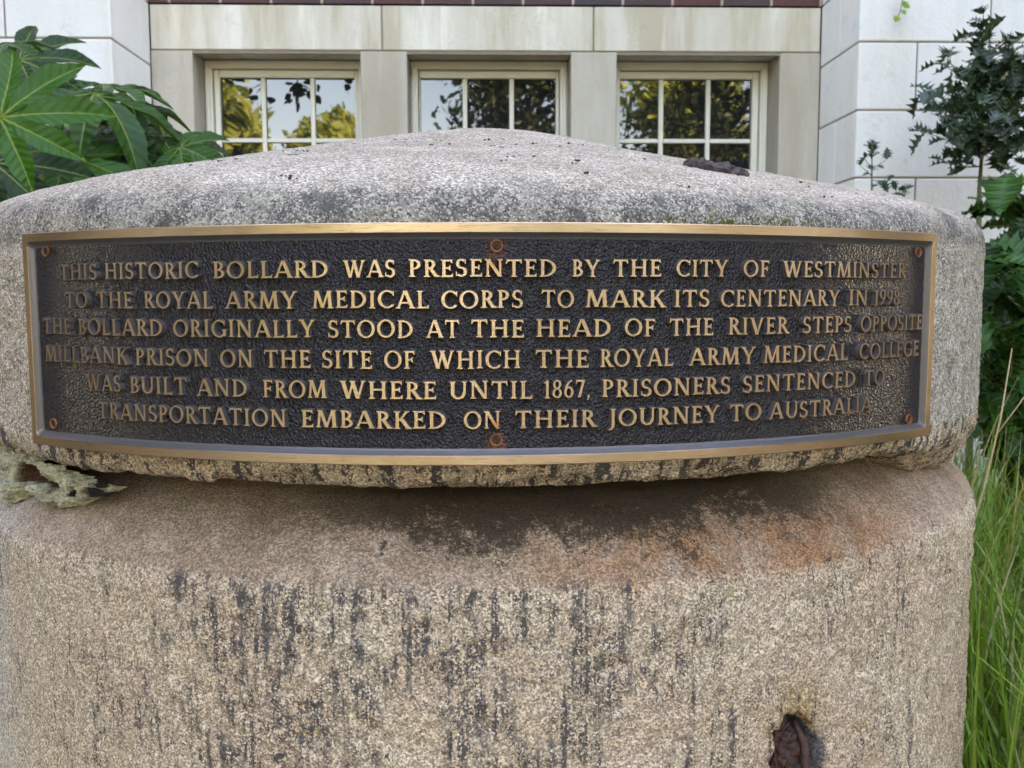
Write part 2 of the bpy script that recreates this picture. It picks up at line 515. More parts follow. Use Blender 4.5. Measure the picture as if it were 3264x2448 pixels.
def leaf_material(name, a, b, rough=0.35, trans=0.25, veins=None, lat=0.0, sc=5.0, spec=0.24):
    k = NT(name)
    P = k.coord()
    oi = k.n('ObjectInfo').outputs['Random']
    rp = k.n('NewGeometry').outputs['Random Per Island']
    f = k.m('ADD', k.m('MULTIPLY', k.noise(P, sc, 3, 0.6), 0.55), k.m('MULTIPLY', rp, 0.45))
    if veins:
        f = k.m('ADD', k.m('MULTIPLY', k.noise(P, 14, 3, 0.6), 0.5), k.m('MULTIPLY', oi, 0.5))
    c = k.mix(k.step(f, 0.2, 0.8), a, b)
    nrm = None
    if veins:
        u, v = k.uv()
        au = k.m('ABSOLUTE', u)
        w = k.m('MULTIPLY', k.m('SUBTRACT', 1.25, v), 0.0125)
        mk = k.m('SUBTRACT', 1.0, k.step(k.m('DIVIDE', au, w), 0.45, 1.0))
        c = k.mix(mk, c, veins)
        wv = k.m('SINE', k.m('MULTIPLY', k.m('SUBTRACT', v, k.m('MULTIPLY', au, 1.1)), 62.0))
        lm = k.m('MULTIPLY', k.step(wv, 0.86, 1.0), lat)
        c = k.mix(lm, c, tuple((x + y) / 2 for x, y in zip(b, veins)))
        nrm = k.bump(k.m('ADD', k.m('MULTIPLY', wv, 0.5), k.noise(P, 80, 2)), 0.002, 0.6)
    k.done(c, rough, 0.0, nrm, Specular_IOR_Level=spec)
    if trans:
        tr = k.n('BsdfTranslucent')
        k.put(tr.inputs[0], k.mix(0.5, c, (0.18, 0.30, 0.02)))
        mx = k.n('MixShader')
        mx.inputs[0].default_value = trans
        k.t.links.new(k.b.outputs[0], mx.inputs[1])
        k.t.links.new(tr.outputs[0], mx.inputs[2])
        k.t.links.new(mx.outputs[0], k.out.inputs[0])
    return k.mat


def glass_material():
    k = NT('old_window_glass')
    P = k.coord()
    return k.done((0.012, 0.013, 0.014), 0.015, 0.0, k.bump(k.noise(P, 4, 1, 0.5), 0.004, 0.22), IOR=1.62, Specular_IOR_Level=0.5)


def lichen_material():
    k = NT('lichen_crusted_mortar')
    P = k.coord()
    t, h = k.uv()
    n = k.m('ADD', k.m('MULTIPLY', k.noise(P, 55, 5, 0.75, dist=0.8), 0.7), k.m('MULTIPLY', k.noise(P, 260, 3, 0.7), 0.3))
    c = k.ramp(n, [(0.34, (0.09, 0.08, 0.05)), (0.42, (0.38, 0.31, 0.22)), (0.50, (0.58, 0.52, 0.34)), (0.62, (0.78, 0.74, 0.57))])
    c = k.mix(k.m('MULTIPLY', k.step(k.noise(P, 190, 3, 0.7), 0.6, 0.7), 0.7), c, (0.10, 0.09, 0.06))
    c = k.mix(k.m('MULTIPLY', k.step(t, 0.5, 0.9), 1.0), c, k.ramp(k.noise(P, 90, 3), [(0.35, (0.05, 0.02, 0.012)), (0.65, (0.22, 0.075, 0.02))]))
    c = k.mix(k.step(h, 0.4, 0.8), c, (0.012, 0.012, 0.011))
    return k.done(c, 0.9, 0.0, k.bump(k.m('ADD', k.m('MULTIPLY', k.noise(P, 90, 5, 0.75, dist=0.8), 1.6), k.noise(P, 400, 2)), 0.006, 1.0))


M = dict(
    cap=stone_material('weathered_grey_granite', True),
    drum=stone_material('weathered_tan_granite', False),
    bronze=bronze_material(),
    patina=patina_material(True),
    patina2=patina_material(False),
    rust=rust_material('rusty_iron', (0.022, 0.009, 0.010), (0.11, 0.040, 0.025), 150),
    screw=screw_material(),
    flake=rust_material('dark_iron_flake', (0.028, 0.018, 0.020), (0.10, 0.06, 0.06), 140),
    lichen=lichen_material(),
    stone_pale=limestone_material('pale_limestone', (0.80, 0.80, 0.775), (0.75, 0.73, 0.68), 0.3),
    stone_band=limestone_material('buff_limestone', (0.68, 0.635, 0.53), (0.57, 0.505, 0.39), 0.95),
    stone_jamb=limestone_material('grey_limestone', (0.52, 0.465, 0.38), (0.45, 0.395, 0.315), 0.6),
    mortar=plain('pointing_mortar', (0.27, 0.21, 0.155), 0.9, var=0.3, sc=30),
    brick=brick_material(),
    paint=plain('cream_window_paint', (0.74, 0.70, 0.59), 0.45, var=0.08, sc=6),
    glass=glass_material(),
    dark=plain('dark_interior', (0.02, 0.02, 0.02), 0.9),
    fatsia=leaf_material('glossy_palmate_leaf', (0.004, 0.026, 0.003), (0.020, 0.095, 0.006), 0.30, 0.14, (0.16, 0.22, 0.03), 0.10),
    petiole=plain('green_leaf_stalk', (0.11, 0.16, 0.03), 0.5),
    holly=leaf_material('dark_holly_leaf', (0.010, 0.034, 0.016), (0.040, 0.080, 0.046), 0.30, 0.08, sc=9, spec=0.45),
    hollystem=plain('green_twig', (0.10, 0.12, 0.05), 0.6),
    shrub=leaf_material('dark_toothed_leaf', (0.008, 0.036, 0.010), (0.030, 0.105, 0.020), 0.28, 0.12, sc=7),
    ivy=leaf_material('light_ivy_leaf', (0.14, 0.30, 0.03), (0.22, 0.38, 0.05), 0.45, 0.3),
    bark=plain('grey_brown_bark', (0.10, 0.08, 0.06), 0.9, var=0.4, sc=18, bump=0.02),
    yleaf=leaf_material('yellow_green_leaf', (0.20, 0.26, 0.05), (0.46, 0.47, 0.11), 0.5, 0.35, sc=0.8),
    dleaf=leaf_material('dark_evergreen_leaf', (0.015, 0.028, 0.010), (0.04, 0.055, 0.02), 0.45, 0.1, sc=0.8),
    bleaf=leaf_material('broad_dark_leaf', (0.02, 0.045, 0.012), (0.05, 0.08, 0.02), 0.4, 0.1, sc=3),
    soil=plain('bare_soil_and_moss', (0.075, 0.06, 0.035), 0.95, var=0.4, sc=6, bump=0.03),
    pave=plain('worn_paving', (0.17, 0.155, 0.135), 0.85, var=0.15, sc=4, bump=0.004),
)


def grass_material():
    k = NT('long_grass_blade')
    t, h = k.uv()
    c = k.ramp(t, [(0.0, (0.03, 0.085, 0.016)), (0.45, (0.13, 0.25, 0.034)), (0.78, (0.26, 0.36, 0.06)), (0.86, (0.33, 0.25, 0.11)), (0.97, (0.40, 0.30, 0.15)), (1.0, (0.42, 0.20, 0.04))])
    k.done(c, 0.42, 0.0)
    tr = k.n('BsdfTranslucent')
    k.put(tr.inputs[0], k.mix(1.0, c, (1.3, 1.5, 0.8), 'MULTIPLY'))
    mx = k.n('MixShader')
    mx.inputs[0].default_value = 0.3
    k.t.links.new(k.b.outputs[0], mx.inputs[1])
    k.t.links.new(tr.outputs[0], mx.inputs[2])
    k.t.links.new(mx.outputs[0], k.out.inputs[0])
    return k.mat


M['grass'] = grass_material()

# ------------------------------------------------------------------ ground
g = MB()
bmesh.ops.create_grid(g.bm, x_segments=4, y_segments=4, size=150)
tag(g.build('ground', M['soil']), 'dark soil under the plants round the bollard', None, None, 'structure')
g = MB().box(-60, 60, -6.5, -0.1, -0.1, 0.03)
tag(g.build('path', M['pave']), 'worn paved path in front of the bollard', None, None, 'structure')

# ------------------------------------------------------------------ building
YAW = math.radians(1.6)
bld = thing('stone_building', 'pale limestone building with three cream sash windows under a brick wall', 'building', (0, 0, 0), YAW)
ZB = -0.2                                   # building heights were measured for an eye at 1.25


def zz(z):
    return z + ZB


Y0, YP, YF = 4.30, 3.86, 4.47
# mortar-coloured backing that shows in the open joints, 4 mm behind the faces
jm = MB()
jm.box(-1.489, 1.529, Y0 + 0.006, Y0 + 0.02, zz(2.335), zz(2.545))
jm.box(-1.489, -1.315, Y0 + 0.006, Y0 + 0.02, 0, zz(2.335))
jm.box(1.354, 1.524, Y0 + 0.006, Y0 + 0.02, 0, zz(2.335))
jm.build('mortar_joint', M['mortar'], bld)


def blocks(name, xs, y0, y1, z0, z1, mat):
    for a, b in zip(xs, xs[1:]):
        MB().box(a + 0.0035, b - 0.0035, y0, y1, z0 + 0.003, z1 - 0.003, 0.004).build(name, mat, bld)


blocks('lintel_block', [-1.4925, -0.460, 0.494, 1.5325], Y0, Y0 + 0.30, zz(2.348), zz(2.548), M['stone_band'])
for a, b in ((-1.4918, -1.308), (1.347, 1.5318)):
    MB().box(a, b, Y0, Y0 + 0.30, 0.0, zz(2.345), 0.004).build('jamb', M['stone_jamb'], bld)
for a, b in ((-0.558, -0.350), (0.392, 0.600)):
    MB().box(a, b, Y0, Y0 + 0.30, 0.0, zz(2.345), 0.004).build('mullion', M['stone_jamb'], bld)
sill = MB()
for a, b in ((-1.3085, -0.5575), (-0.3505, 0.3925), (0.5995, 1.3475)):
    sill.box(a + 0.001, b - 0.001, Y0 - 0.04, Y0 + 0.295, 0.95, 1.03, 0.006)
    sill.box(a + 0.001, b - 0.001, Y0 + 0.003, Y0 + 0.295, 0.0, 0.948)
sill.build('window_sill', M['stone_jamb'], bld)
MB().box(-12, 14, Y0 - 0.004, Y0 + 0.4, zz(2.552), 12.0).build('brick_wall', M['brick'], bld)
MB().box(-12, 14, Y0 - 0.1, Y0 + 0.45, 12.003, 12.25, 0.01).build('parapet', M['stone_band'], bld)


def pier(xin, side, offs, top_course):
    """ashlar pier standing 0.44 m proud of the bay; xin its corner next to the windows; side +1 goes right"""
    core = MB()
    far = xin + side * 5.0
    a, b = sorted((xin + side * 0.0045, far))
    core.box(a, b, YP + 0.0045, Y0 + 0.40, 0, zz(2.550))
    root = core.build('pier', M['mortar'], bld)
    tops = [2.552, 2.280, 2.006, 1.732, 1.458, 1.184, 0.91, 0.636, 0.362, 0.2]
    for ci in range(len(tops) - 1):
        z1, z0 = tops[ci], tops[ci + 1]
        xs = [xin] + [xin + side * o for o in offs[ci % len(offs)]] + [far]
        blk = MB()
        for i, (p, q) in enumerate(zip(xs, xs[1:])):
            lo, hi = sorted((p, q))
            g0 = 0.0 if (lo == xin) else 0.0032
            g1 = 0.0 if (hi == xin) else 0.0032
            depth = 0.25 if i else (Y0 - YP - 0.004)
            if i == 0:
                sp = {0: 0.21, 1: None, 2: 0.235, 3: None}[(ci + (0 if side > 0 else 0)) % 4]
                if sp:
                    blk.box(lo + g0, hi - g1, YP, YP + sp - 0.003, zz(z0) + 0.0032, zz(z1) - 0.0032, 0.005)
                    l2, h2 = (lo, lo + 0.2) if side > 0 else (hi - 0.2, hi)
                    blk.box(l2, h2, YP + sp + 0.003, Y0 - 0.002, zz(z0) + 0.0032, zz(z1) - 0.0032, 0.004)
                    continue
            blk.box(lo + g0, hi - g1, YP, YP + depth, zz(z0) + 0.0032, zz(z1) - 0.0032, 0.005)
        blk.build('stone_course', M['stone_pale'], root)
    MB().box(min(xin, far), max(xin, far), YP - 0.002, Y0 - 0.006, zz(2.556), 12.0).build('pier_brickwork', M['stone_pale'], root)


pier(1.533, 1, [[0.544, 1.3, 2.1, 3.0], [0.244, 1.1, 1.9, 2.8], [0.95, 1.7, 2.6], [0.257, 1.0, 1.9, 2.8]], 0)
pier(-1.493, -1, [[0.417, 1.2, 2.1, 3.0], [0.242, 1.1, 1.9, 2.8], [0.6, 1.5, 2.4], [0.249, 1.0, 1.9, 2.8]], 0)


def window(x0, x1, gl, bars, gr):
    zt, zb = zz(2.346), 1.03
    f = MB()
    fy0, fy1 = YF, YF + 0.07
    w = 0.036
    f.box(x0, x0 + w, fy0, fy1, zb, zt - w - 0.001, 0.004)
    f.box(x1 - w, x1, fy0, fy1, zb, zt - w - 0.001, 0.004)
    f.box(x0, x1, fy0, fy1, zt - w, zt, 0.004)
    f.box(x0, x1, fy0, fy1, zb - 0.04, zb + 0.0, 0.004)
    f.box(x0 + 0.006, x0 + w - 0.010, fy0 - 0.008, fy0 - 0.0005, zb, zt - w + 0.01, 0.003)
    f.box(x1 - w + 0.010, x1 - 0.006, fy0 - 0.008, fy0 - 0.0005, zb, zt - w + 0.01, 0.003)
    fr = f.build('window', M['paint'], bld)
    s = MB()
    sy0, sy1 = YF + 0.022, YF + 0.060
    sx0, sx1, st_, sb = x0 + w + 0.003, x1 - w - 0.003, zt - w - 0.004, zb + 0.003
    gt, gb = zz(2.273), zb + 0.05
    s.box(sx0, gl, sy0, sy1, sb, st_, 0.003)
    s.box(gr, sx1, sy0, sy1, sb, st_, 0.003)
    s.box(gl + 0.0005, gr - 0.0005, sy0, sy1, gt, st_, 0.003)
    s.box(gl + 0.0005, gr - 0.0005, sy0, sy1, sb, gb, 0.003)
    for b in bars:
        s.box(b - 0.011, b + 0.011, sy0 + 0.008, sy1, gb + 0.0005, gt - 0.0005, 0.004)
    for z in (zz(1.985), zz(1.697), zz(1.41)):
        xs = [gl] + list(bars) + [gr]
        for i, (a, b) in enumerate(zip(xs, xs[1:])):
            s.box(a + (0.0115 if i else 0.0005), b - (0.0115 if i < len(xs) - 2 else 0.0005), sy0 + 0.009, sy1, z - 0.010, z + 0.010, 0.004)
    s.build('sash', M['paint'], fr)
    gp = MB()
    xs = [gl] + list(bars) + [gr]
    zs = [gb, zz(1.41), zz(1.697), zz(1.985), gt]
    for a, b in zip(xs, xs[1:]):
        for c, d in zip(zs, zs[1:]):
            gp.box(a, b, sy0 + 0.024, sy0 + 0.028, c, d)
            for v in gp.bm.verts[-8:] if False else []:
                pass
    gp.build('pane', M['glass'], fr)


window(-1.307, -0.559, -1.242, (-1.042, -0.812), -0.612)
window(-0.349, 0.391, -0.304, (-0.094, 0.128), 0.338)
window(0.601, 1.346, 0.633, (0.842, 1.068), 1.277)
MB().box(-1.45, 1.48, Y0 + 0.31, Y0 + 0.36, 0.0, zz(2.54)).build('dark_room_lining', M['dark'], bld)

# ------------------------------------------------------------------ bollard
bol = thing('historic_bollard', 'big weathered granite mooring bollard with domed cap and plaque', 'bollard', (AX, AY, 0))


def revolve(name, prof, step, mat, disp):
    prof = np.array(prof, float)
    seg = np.hypot(*np.diff(prof, axis=0).T)
    cum = np.concatenate([[0], np.cumsum(seg)])
    n = int(cum[-1] * S / step)
    s = np.linspace(0, cum[-1], n)
    r = np.interp(s, cum, prof[:, 0])
    h = np.interp(s, cum, prof[:, 1])
    for _ in range(3):                                   # soften the corners
        r[1:-1] = (r[:-2] + 2 * r[1:-1] + r[2:]) / 4
        h[1:-1] = (h[:-2] + 2 * h[1:-1] + h[2:]) / 4
    th = np.radians(np.concatenate([np.arange(-74, 74, 0.125), np.arange(74, 286, 4.0)]))
    m = len(th)
    R, T = np.meshgrid(r, th, indexing='ij')
    Hh = np.repeat(h[:, None], m, 1)
    dr, dh = np.gradient(r), np.gradient(h)
    L = np.hypot(dr, dh) + 1e-9
    nr, nh = (-dh / L)[:, None], (dr / L)[:, None]        # outward for profiles running top to bottom
    R, Hh = disp(R, Hh, T, nr, nh)
    V = np.stack([R * np.sin(T) * S, -R * np.cos(T) * S, Hh * S + H], -1).reshape(-1, 3)
    Fc = grid_faces(n, m, True)
    deg = np.degrees(T)
    deg = np.where(deg > 180, deg - 360, deg)
    uv = np.stack([deg / 100, np.repeat(h[:, None], m, 1)], -1).reshape(-1, 2)
    return link(name, np_mesh(name, V, Fc, True, uv), mat, bol)


def P3(R, Hh, T):
    return np.stack([R * np.sin(T), -R * np.cos(T), Hh], -1) * S


def cap_disp(R, Hh, T, nr, nh):
    deg = np.degrees(T)
    p = P3(R, Hh, T)
    # right-hand end: the lip is worn back and hangs lower
    w = sstep(41, 54, deg) * (1 - sstep(90, 120, deg))
    under = Hh < -0.20
    dx = R * np.sin(T)
    Hh = Hh - (0.012 * dx + 0.007 * np.exp(-((dx - 0.5) / 0.2) ** 2)) * np.clip((Hh - 0.09) / 0.06, 0, 1)
    drop = np.interp(R, [0.80, 0.86, 0.903, 0.925, 0.942, 0.9575], [-0.06, -0.058, -0.055, -0.042, -0.026, -0.006])
    Hs = np.where(under, Hh + w * drop, Hh)
    side = sstep(0.12, 0.06, Hh)
    d = 0.0016 * vnoise(p, 60, 1) * (0.35 + 0.65 * side) + 0.0011 * vnoise(p, 170, 2) * (0.5 + side) + 0.0007 * vnoise(p, 420, 5)
    d = d + 0.005 * vnoise(p, 9, 3) * (1 - side) + 0.0012 * vnoise(p, 20, 7)
    # chipped lower lip
    lip = sstep(-0.19, -0.222, Hh) * (R > 0.9)
    d = d - lip * (0.003 + 0.014 * np.clip(vnoise(p, 13, 4) + 0.4 * vnoise(p, 60, 6), 0, 1) + 0.005 * vnoise(p, 40, 8) + 0.003 * vnoise(p, 110, 9))
    d = d + w * under * (0.006 * vnoise(p, 45, 18) + 0.004 * vnoise(p, 120, 20))
    return R + nr * d, Hs + nh * d


capp = [(0.0005, .334), (.04, .3335), (.08, .332), (.16, .322), (.25, .303), (.35, .280), (.5, .2445), (.65, .211), (.78, .180), (.86, .158), (.91, .138),
        (.938, .122), (.951, .106), (.957, .09), (.9588, .06), (.9588, -.195), (.957, -.212), (.950, -.2225), (.93, -.227), (.88, -.232), (.80, -.234)]
revolve('cap', capp, 0.0026, M['cap'], cap_disp)


def drum_disp(R, Hh, T, nr, nh):
    deg = np.degrees(T)
    p = P3(R, Hh, T)
    body = sstep(-0.334, -0.344, Hh + 0.004 * vnoise(p, 30, 21))
    right = 0.45 + 0.75 * sstep(-35, 5, deg)
    d = (0.0022 * vnoise(p, 55, 11) + 0.0020 * vnoise(p, 120, 12) + 0.0012 * vnoise(p, 300, 13)) * (0.25 + 0.75 * body * right)
    pits = np.clip(vnoise(p, 85, 14) - 0.45, 0, 1)
    d = d - 0.008 * pits * body * right
    d = d + 0.003 * vnoise(p, 8, 15)
    d = d - body * 0.0035 * sstep(-0.3, 0.6, vnoise(p, 22, 19)) * right * sstep(-0.42, -0.34, Hh)
    # hole that held the iron stub
    x = (deg - 26.3) * 0.0117 / 0.7
    x = x + 0.006 * vnoise(p, 40, 16)
    z = Hh + 0.575
    inside = np.hypot(x / 0.034, np.where(z > 0, z / 0.035, z / 0.09)) + 0.22 * vnoise(p, 70, 22) + 0.12 * vnoise(p, 190, 23)
    d = d - 0.045 * sstep(1.12, 0.85, inside) * (np.abs(deg - 26) < 8)
    return R + nr * d, Hh + nh * d


drump = [(.78, -.240), (.84, -.255), (.87, -.2685), (.8965, -.283), (.9235, -.305), (.944, -.325), (.956, -.340), (.9605, -.356), (.960, -.53), (.9588, -.83), (.955, -1.1), (.955, -1.52)]
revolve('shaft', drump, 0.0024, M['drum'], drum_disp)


def on_bollard(deg, r, h):
    """point in the bollard's own frame; r, h in profile units"""
    a = math.radians(deg)
    return Vector((r * S * math.sin(a), -r * S * math.cos(a), H + h * S))


# iron stub in its hole
st = MB()
r = bmesh.ops.create_icosphere(st.bm, subdivisions=4, radius=1)
for v in st.bm.verts:
    c = np.array(v.co)
    k = 1 + 0.30 * float(vnoise(c[None], 2.3, 31)[0]) + 0.24 * float(vnoise(c[None], 5, 32)[0]) + 0.20 * float(vnoise(c[None], 11, 33)[0])
    q = c * k
    v.co = on_bollard(25.7 + q[0] * 1.75, 0.940 + q[1] * 0.018, -0.583 + q[2] * 0.034)
    v.co = v.co
st.tube([on_bollard(26.9, 0.945, -0.552), on_bollard(27.0, 0.962, -0.575), on_bollard(26.7, 0.971, -0.600), on_bollard(26.2, 0.974, -0.625), on_bollard(25.8, 0.962, -0.66)],
        [0.0028, 0.0036, 0.0042, 0.0040, 0.004], 9)
tag(st.build('iron_stub', M['rust'], bol), 'corroded iron stub set in a hole low on the shaft')

# iron flake let into the dome
fl = MB()
a, b = Vector((0.1635, 0.893, 0.1195)), Vector((0.2265, 0.907, 0.1125))
nseg, pr = 26, 9
axis = (b - a)
up = Vector((0.0, -0.35, 0.93)).normalized()
sidev = axis.cross(up).normalized()
V, ns = [], nseg + 1
for i in range(ns):
    s_ = i / nseg
    w_ = 0.015 * (math.sin(math.pi * (s_ * 0.985 + 0.008)) ** 0.35)
    th_ = 0.0105 * (1 - 0.4 * s_) * math.sin(math.pi * (s_ * 0.985 + 0.008)) ** 0.3
    for j in range(pr):
        an = math.pi * j / (pr - 1)
        px = math.cos(an)
        pu = max(0, math.sin(an)) ** 0.5
        q = a + axis * s_ + sidev * (px * w_) + up * (pu * th_ + 0.002)
        nn = float(vnoise(np.array([[q.x, q.y, q.z]]), 210, 41)[0])
        q = q + up * (nn * 0.004 + 0.002 * float(vnoise(np.array([[q.x, q.y, q.z]]), 700, 42)[0])) * pu + sidev * nn * 0.004 + axis * nn * 0.03
        V.append((q.x - AX, q.y - AY, q.z + H))
o = link('iron_flake', np_mesh('iron_flake', np.array(V), grid_faces(ns, pr), False), M['flake'], bol)
tag(o, 'dark rusty iron flake embedded in the dome')

# lichen-crusted mortar wedge in the joint at the left
nu, nv = 300, 96
uu, vv = np.meshgrid(np.linspace(0, 1, nu), np.linspace(0, 1, nv), indexing='ij')
deg = -58.5 + uu * 29.5
topz = -0.2335 + 0.006 * sstep(0, 1, uu) * 0
botz = np.interp(uu, [0, .05, .14, .26, .36, .48, .58, .66, .80, .90, 1.0], [-.262, -.278, -.285, -.303, -.312, -.287, -.293, -.297, -.285, -.266, -.249])
topz = np.interp(uu, [0, .06, .14, .5, .7, .8, 1.0], [-.254, -.234, -.226, -.226, -.229, -.238, -.247])
hz = topz + (botz - topz) * vv
pn = np.stack([deg / 60, hz * 2, uu * 0], -1)
surf = np.interp(hz, [-.32, -.305, -.283, -.262, -.24, -.224], [.938, .9235, .906, .905, .915, .93])
edge = np.minimum(np.minimum(uu, 1 - uu) * 10, np.minimum(vv * 4.0 + 0.3, (1 - vv) * 5))
thick = 0.008 * np.abs(vnoise(pn + 9, 45, 58)) + 0.006 * np.abs(vnoise(pn + 3, 120, 59)) + 0.034 * sstep(0, 1, np.clip(edge, 0, 1)) * (1.0 - 0.45 * uu) + 0.012 * vnoise(pn, 22, 51) + 0.008 * vnoise(pn, 60, 52) + 0.004 * vnoise(pn, 150, 53)
r_ = surf + thick - 0.006
r_ = np.minimum(r_, np.interp(hz, [-.30, -.262, -.235], [.950, .944, .940]) + 0.005 * vnoise(pn, 40, 54) + 0.004 * vnoise(pn, 110, 57))
e1 = np.hypot((deg + 42.6) / 4.3, (hz + 0.2560) / 0.017) + 0.35 * vnoise(pn, 30, 55)
e2 = np.hypot((deg + 34.6) / 0.72, (hz + 0.2620) / 0.0085)
e3 = np.hypot((deg + 34.1) / 1.6, (hz + 0.265) / 0.016)
r_ = r_ - 0.05 * sstep(1.05, 0.6, e1) - 0.03 * sstep(1.1, 0.7, e2) + 0.008 * sstep(1.1, 0.8, e3)
a_ = np.radians(deg)
V = np.stack([r_ * np.sin(a_) * S, -r_ * np.cos(a_) * S, hz * S + H], -1).reshape(-1, 3)
hole = sstep(1.15, 0.8, e1)
blk = np.maximum(sstep(1.15, 0.85, e2), sstep(0.82, 0.9, uu) * sstep(0.1, 0.5, vnoise(pn, 35, 56)))
o = link('mortar_patch', np_mesh('mortar_patch', V, grid_faces(nu, nv), False, np.stack([hole, blk], -1).reshape(-1, 2)), M['lichen'], bol)
tag(o, 'pale lichen-crusted mortar with a brown hollow, filling the joint at the left')

# moss crumbs lying on the dome
cr = MB()
for i in range(70):
    th_ = math.radians(random.uniform(-32, 36))
    rr = random.uniform(0.45, 0.93)
    hh = float(np.interp(rr, [c_[0] for c_ in capp[:15]], [c_[1] for c_ in capp[:15]]))
    p = Vector((rr * S * math.sin(th_), -rr * S * math.cos(th_), H + (hh - 0.012 * rr * math.sin(th_) - 0.007 * math.exp(-((rr * math.sin(th_) - 0.5) / 0.2) ** 2)) * S + 0.0006))
    s0 = len(cr.bm.verts)
    for q in range(random.randint(2, 4)):
        rad = random.uniform(0.0003, 0.0010)
        mm = Matrix.Translation(p + Vector((random.uniform(-.004, .004), random.uniform(-.002, .002), 0))) @ Matrix.Diagonal((random.uniform(.8, 2.4), 1, random.uniform(.6, 1.5), 1))
        bmesh.ops.create_icosphere(cr.bm, subdivisions=1, radius=rad, matrix=mm)
tag(cr.build('moss_crumbs', plain('dry_moss', (0.03, 0.026, 0.018), 0.95), bol), None, None, None, 'stuff')

# ------------------------------------------------------------------ plaque
plq = thing('bronze_plaque', 'curved bronze plaque with raised lettering screwed to the bollard cap', 'plaque', (AX, AY, H))
T0, T1 = -33.28, 37.93
TC = (T0 + T1) / 2
HT, HB = 0.0784, -0.1856


def cyl(deg, z, r):
    a = np.radians(deg)
    return np.stack([r * np.sin(a), -r * np.cos(a), z], -1)


def rect_loop(inset, rad, nx=160, nz=40, nc=8):
    """rounded rectangle in (arc metres, z), corner points in the same count for every loop"""
    A = math.radians(T1 - T0) / 2 * RP - inset
    z0, z1 = HB * S + inset, HT * S - inset
    pts = []
    def arc(cx, cz, a0):
        for i in range(nc + 1):
            a = a0 + (math.pi / 2) * i / nc
            pts.append((cx + rad * math.cos(a), cz + rad * math.sin(a)))
    def line(p, q, n):
        for i in range(1, n):
            pts.append((p[0] + (q[0] - p[0]) * i / n, p[1] + (q[1] - p[1]) * i / n))
    arc(A - rad, z1 - rad, 0)
    line((A - rad, z1), (-A + rad, z1), nx)
    arc(-A + rad, z1 - rad, math.pi / 2)
    line((-A, z1 - rad), (-A, z0 + rad), nz)
    arc(-A + rad, z0 + rad, math.pi)
    line((-A + rad, z0), (A - rad, z0), nx)
    arc(A - rad, z0 + rad, 1.5 * math.pi)
    line((A, z0 + rad), (A, z1 - rad), nz)
    return np.array(pts)


def loops_mesh(name, loops, mat):
    V, UV = [], []
    for pts, r in loops:
        deg = TC + np.degrees(pts[:, 0] / RP)
        V.append(cyl(deg, pts[:, 1], r))
        UV.append(np.stack([deg / 100, pts[:, 1] / S], -1))
    V, UV = np.array(V), np.array(UV)
    n, m = V.shape[:2]
    return link(name, np_mesh(name, V.reshape(-1, 3), grid_faces(n, m, True), False, UV.reshape(-1, 2)), mat, plq)


RW, BW, DEP = 0.0078, 0.0052, 0.0046
loops_mesh('border', [(rect_loop(0, 0.0008), RP - 0.034), (rect_loop(0, 0.0008), RP - 0.0007), (rect_loop(0.0007, 0.0008), RP),
                      (rect_loop(RW - 0.0004, 0.004), RP), (rect_loop(RW, 0.004), RP - 0.0005)], M['bronze'])
loops_mesh('bevel', [(rect_loop(RW, 0.004), RP - 0.0005), (rect_loop(RW + BW * 0.25, 0.004), RP - DEP * 0.45), (rect_loop(RW + BW * 0.6, 0.004), RP - DEP * 0.85),
                     (rect_loop(RW + BW, 0.004), RP - DEP - 0.0003)], M['patina2'])
ng, nz_ = 420, 130
ins = RW + BW * 0.9
A_ = math.radians(T1 - T0) / 2 * RP - ins
gd, gz = np.meshgrid(TC + np.degrees(np.linspace(-A_, A_, ng) / RP), np.linspace(HB * S + ins, HT * S - ins, nz_), indexing='ij')
pp = cyl(gd, gz, RP)
dd = 0.00025 * vnoise(pp, 220, 61)
o = link('panel', np_mesh('panel', cyl(gd, gz, RP - DEP + dd).reshape(-1, 3), grid_faces(ng, nz_), True, np.stack([gd / 100, gz / S], -1).reshape(-1, 2)), M['patina'], plq)

# letters: every glyph is a union of strokes, cap height 1
W_, T_ = 0.152, 0.10


def rectp(x0, x1, y0, y1):
    return [(x0, y0), (x1, y0), (x1, y1), (x0, y1)]


def foot(x, w=W_, y=0.0, s=1, e=0.075):
    return [(x - w / 2 - e, y), (x + w / 2 + e, y), (x + w / 2 + e * 0.9, y + s * 0.035), (x + w / 2, y + s * 0.085), (x - w / 2, y + s * 0.085), (x - w / 2 - e * 0.9, y + s * 0.035)]


def stem(x, y0=0.0, y1=1.0, w=W_, f='tb'):
    r = [[(x - w / 2, y0), (x + w / 2, y0), (x + w / 2 - .006, (y0 + y1) / 2), (x + w / 2, y1), (x - w / 2, y1), (x - w / 2 + .006, (y0 + y1) / 2)]]
    if 'b' in f:
        r.append(foot(x, w, y0, 1))
    if 't' in f:
        r.append(foot(x, w, y1, -1))
    return r


def arm(x0, x1, y, d):
    """thin arm with a beaked end; d = +1 beak up, -1 beak down, 0 both"""
    r = [rectp(x0, x1, y - T_ / 2, y + T_ / 2)]
    u = 0.10 if d >= 0 else 0.0
    l = 0.10 if d <= 0 else 0.0
    r.append([(x1 - 0.07, y - T_ / 2), (x1 + 0.015, y - T_ / 2 - l), (x1 + 0.04, y - T_ / 2 - l), (x1 + 0.02, y), (x1 + 0.04, y + T_ / 2 + u), (x1 + 0.015, y + T_ / 2 + u), (x1 - 0.07, y + T_ / 2)])
    return r


def diag(x0, y0, x1, y1, w):
    return [[(x0 - w / 2, y0), (x0 + w / 2, y0), (x1 + w / 2, y1), (x1 - w / 2, y1)]]


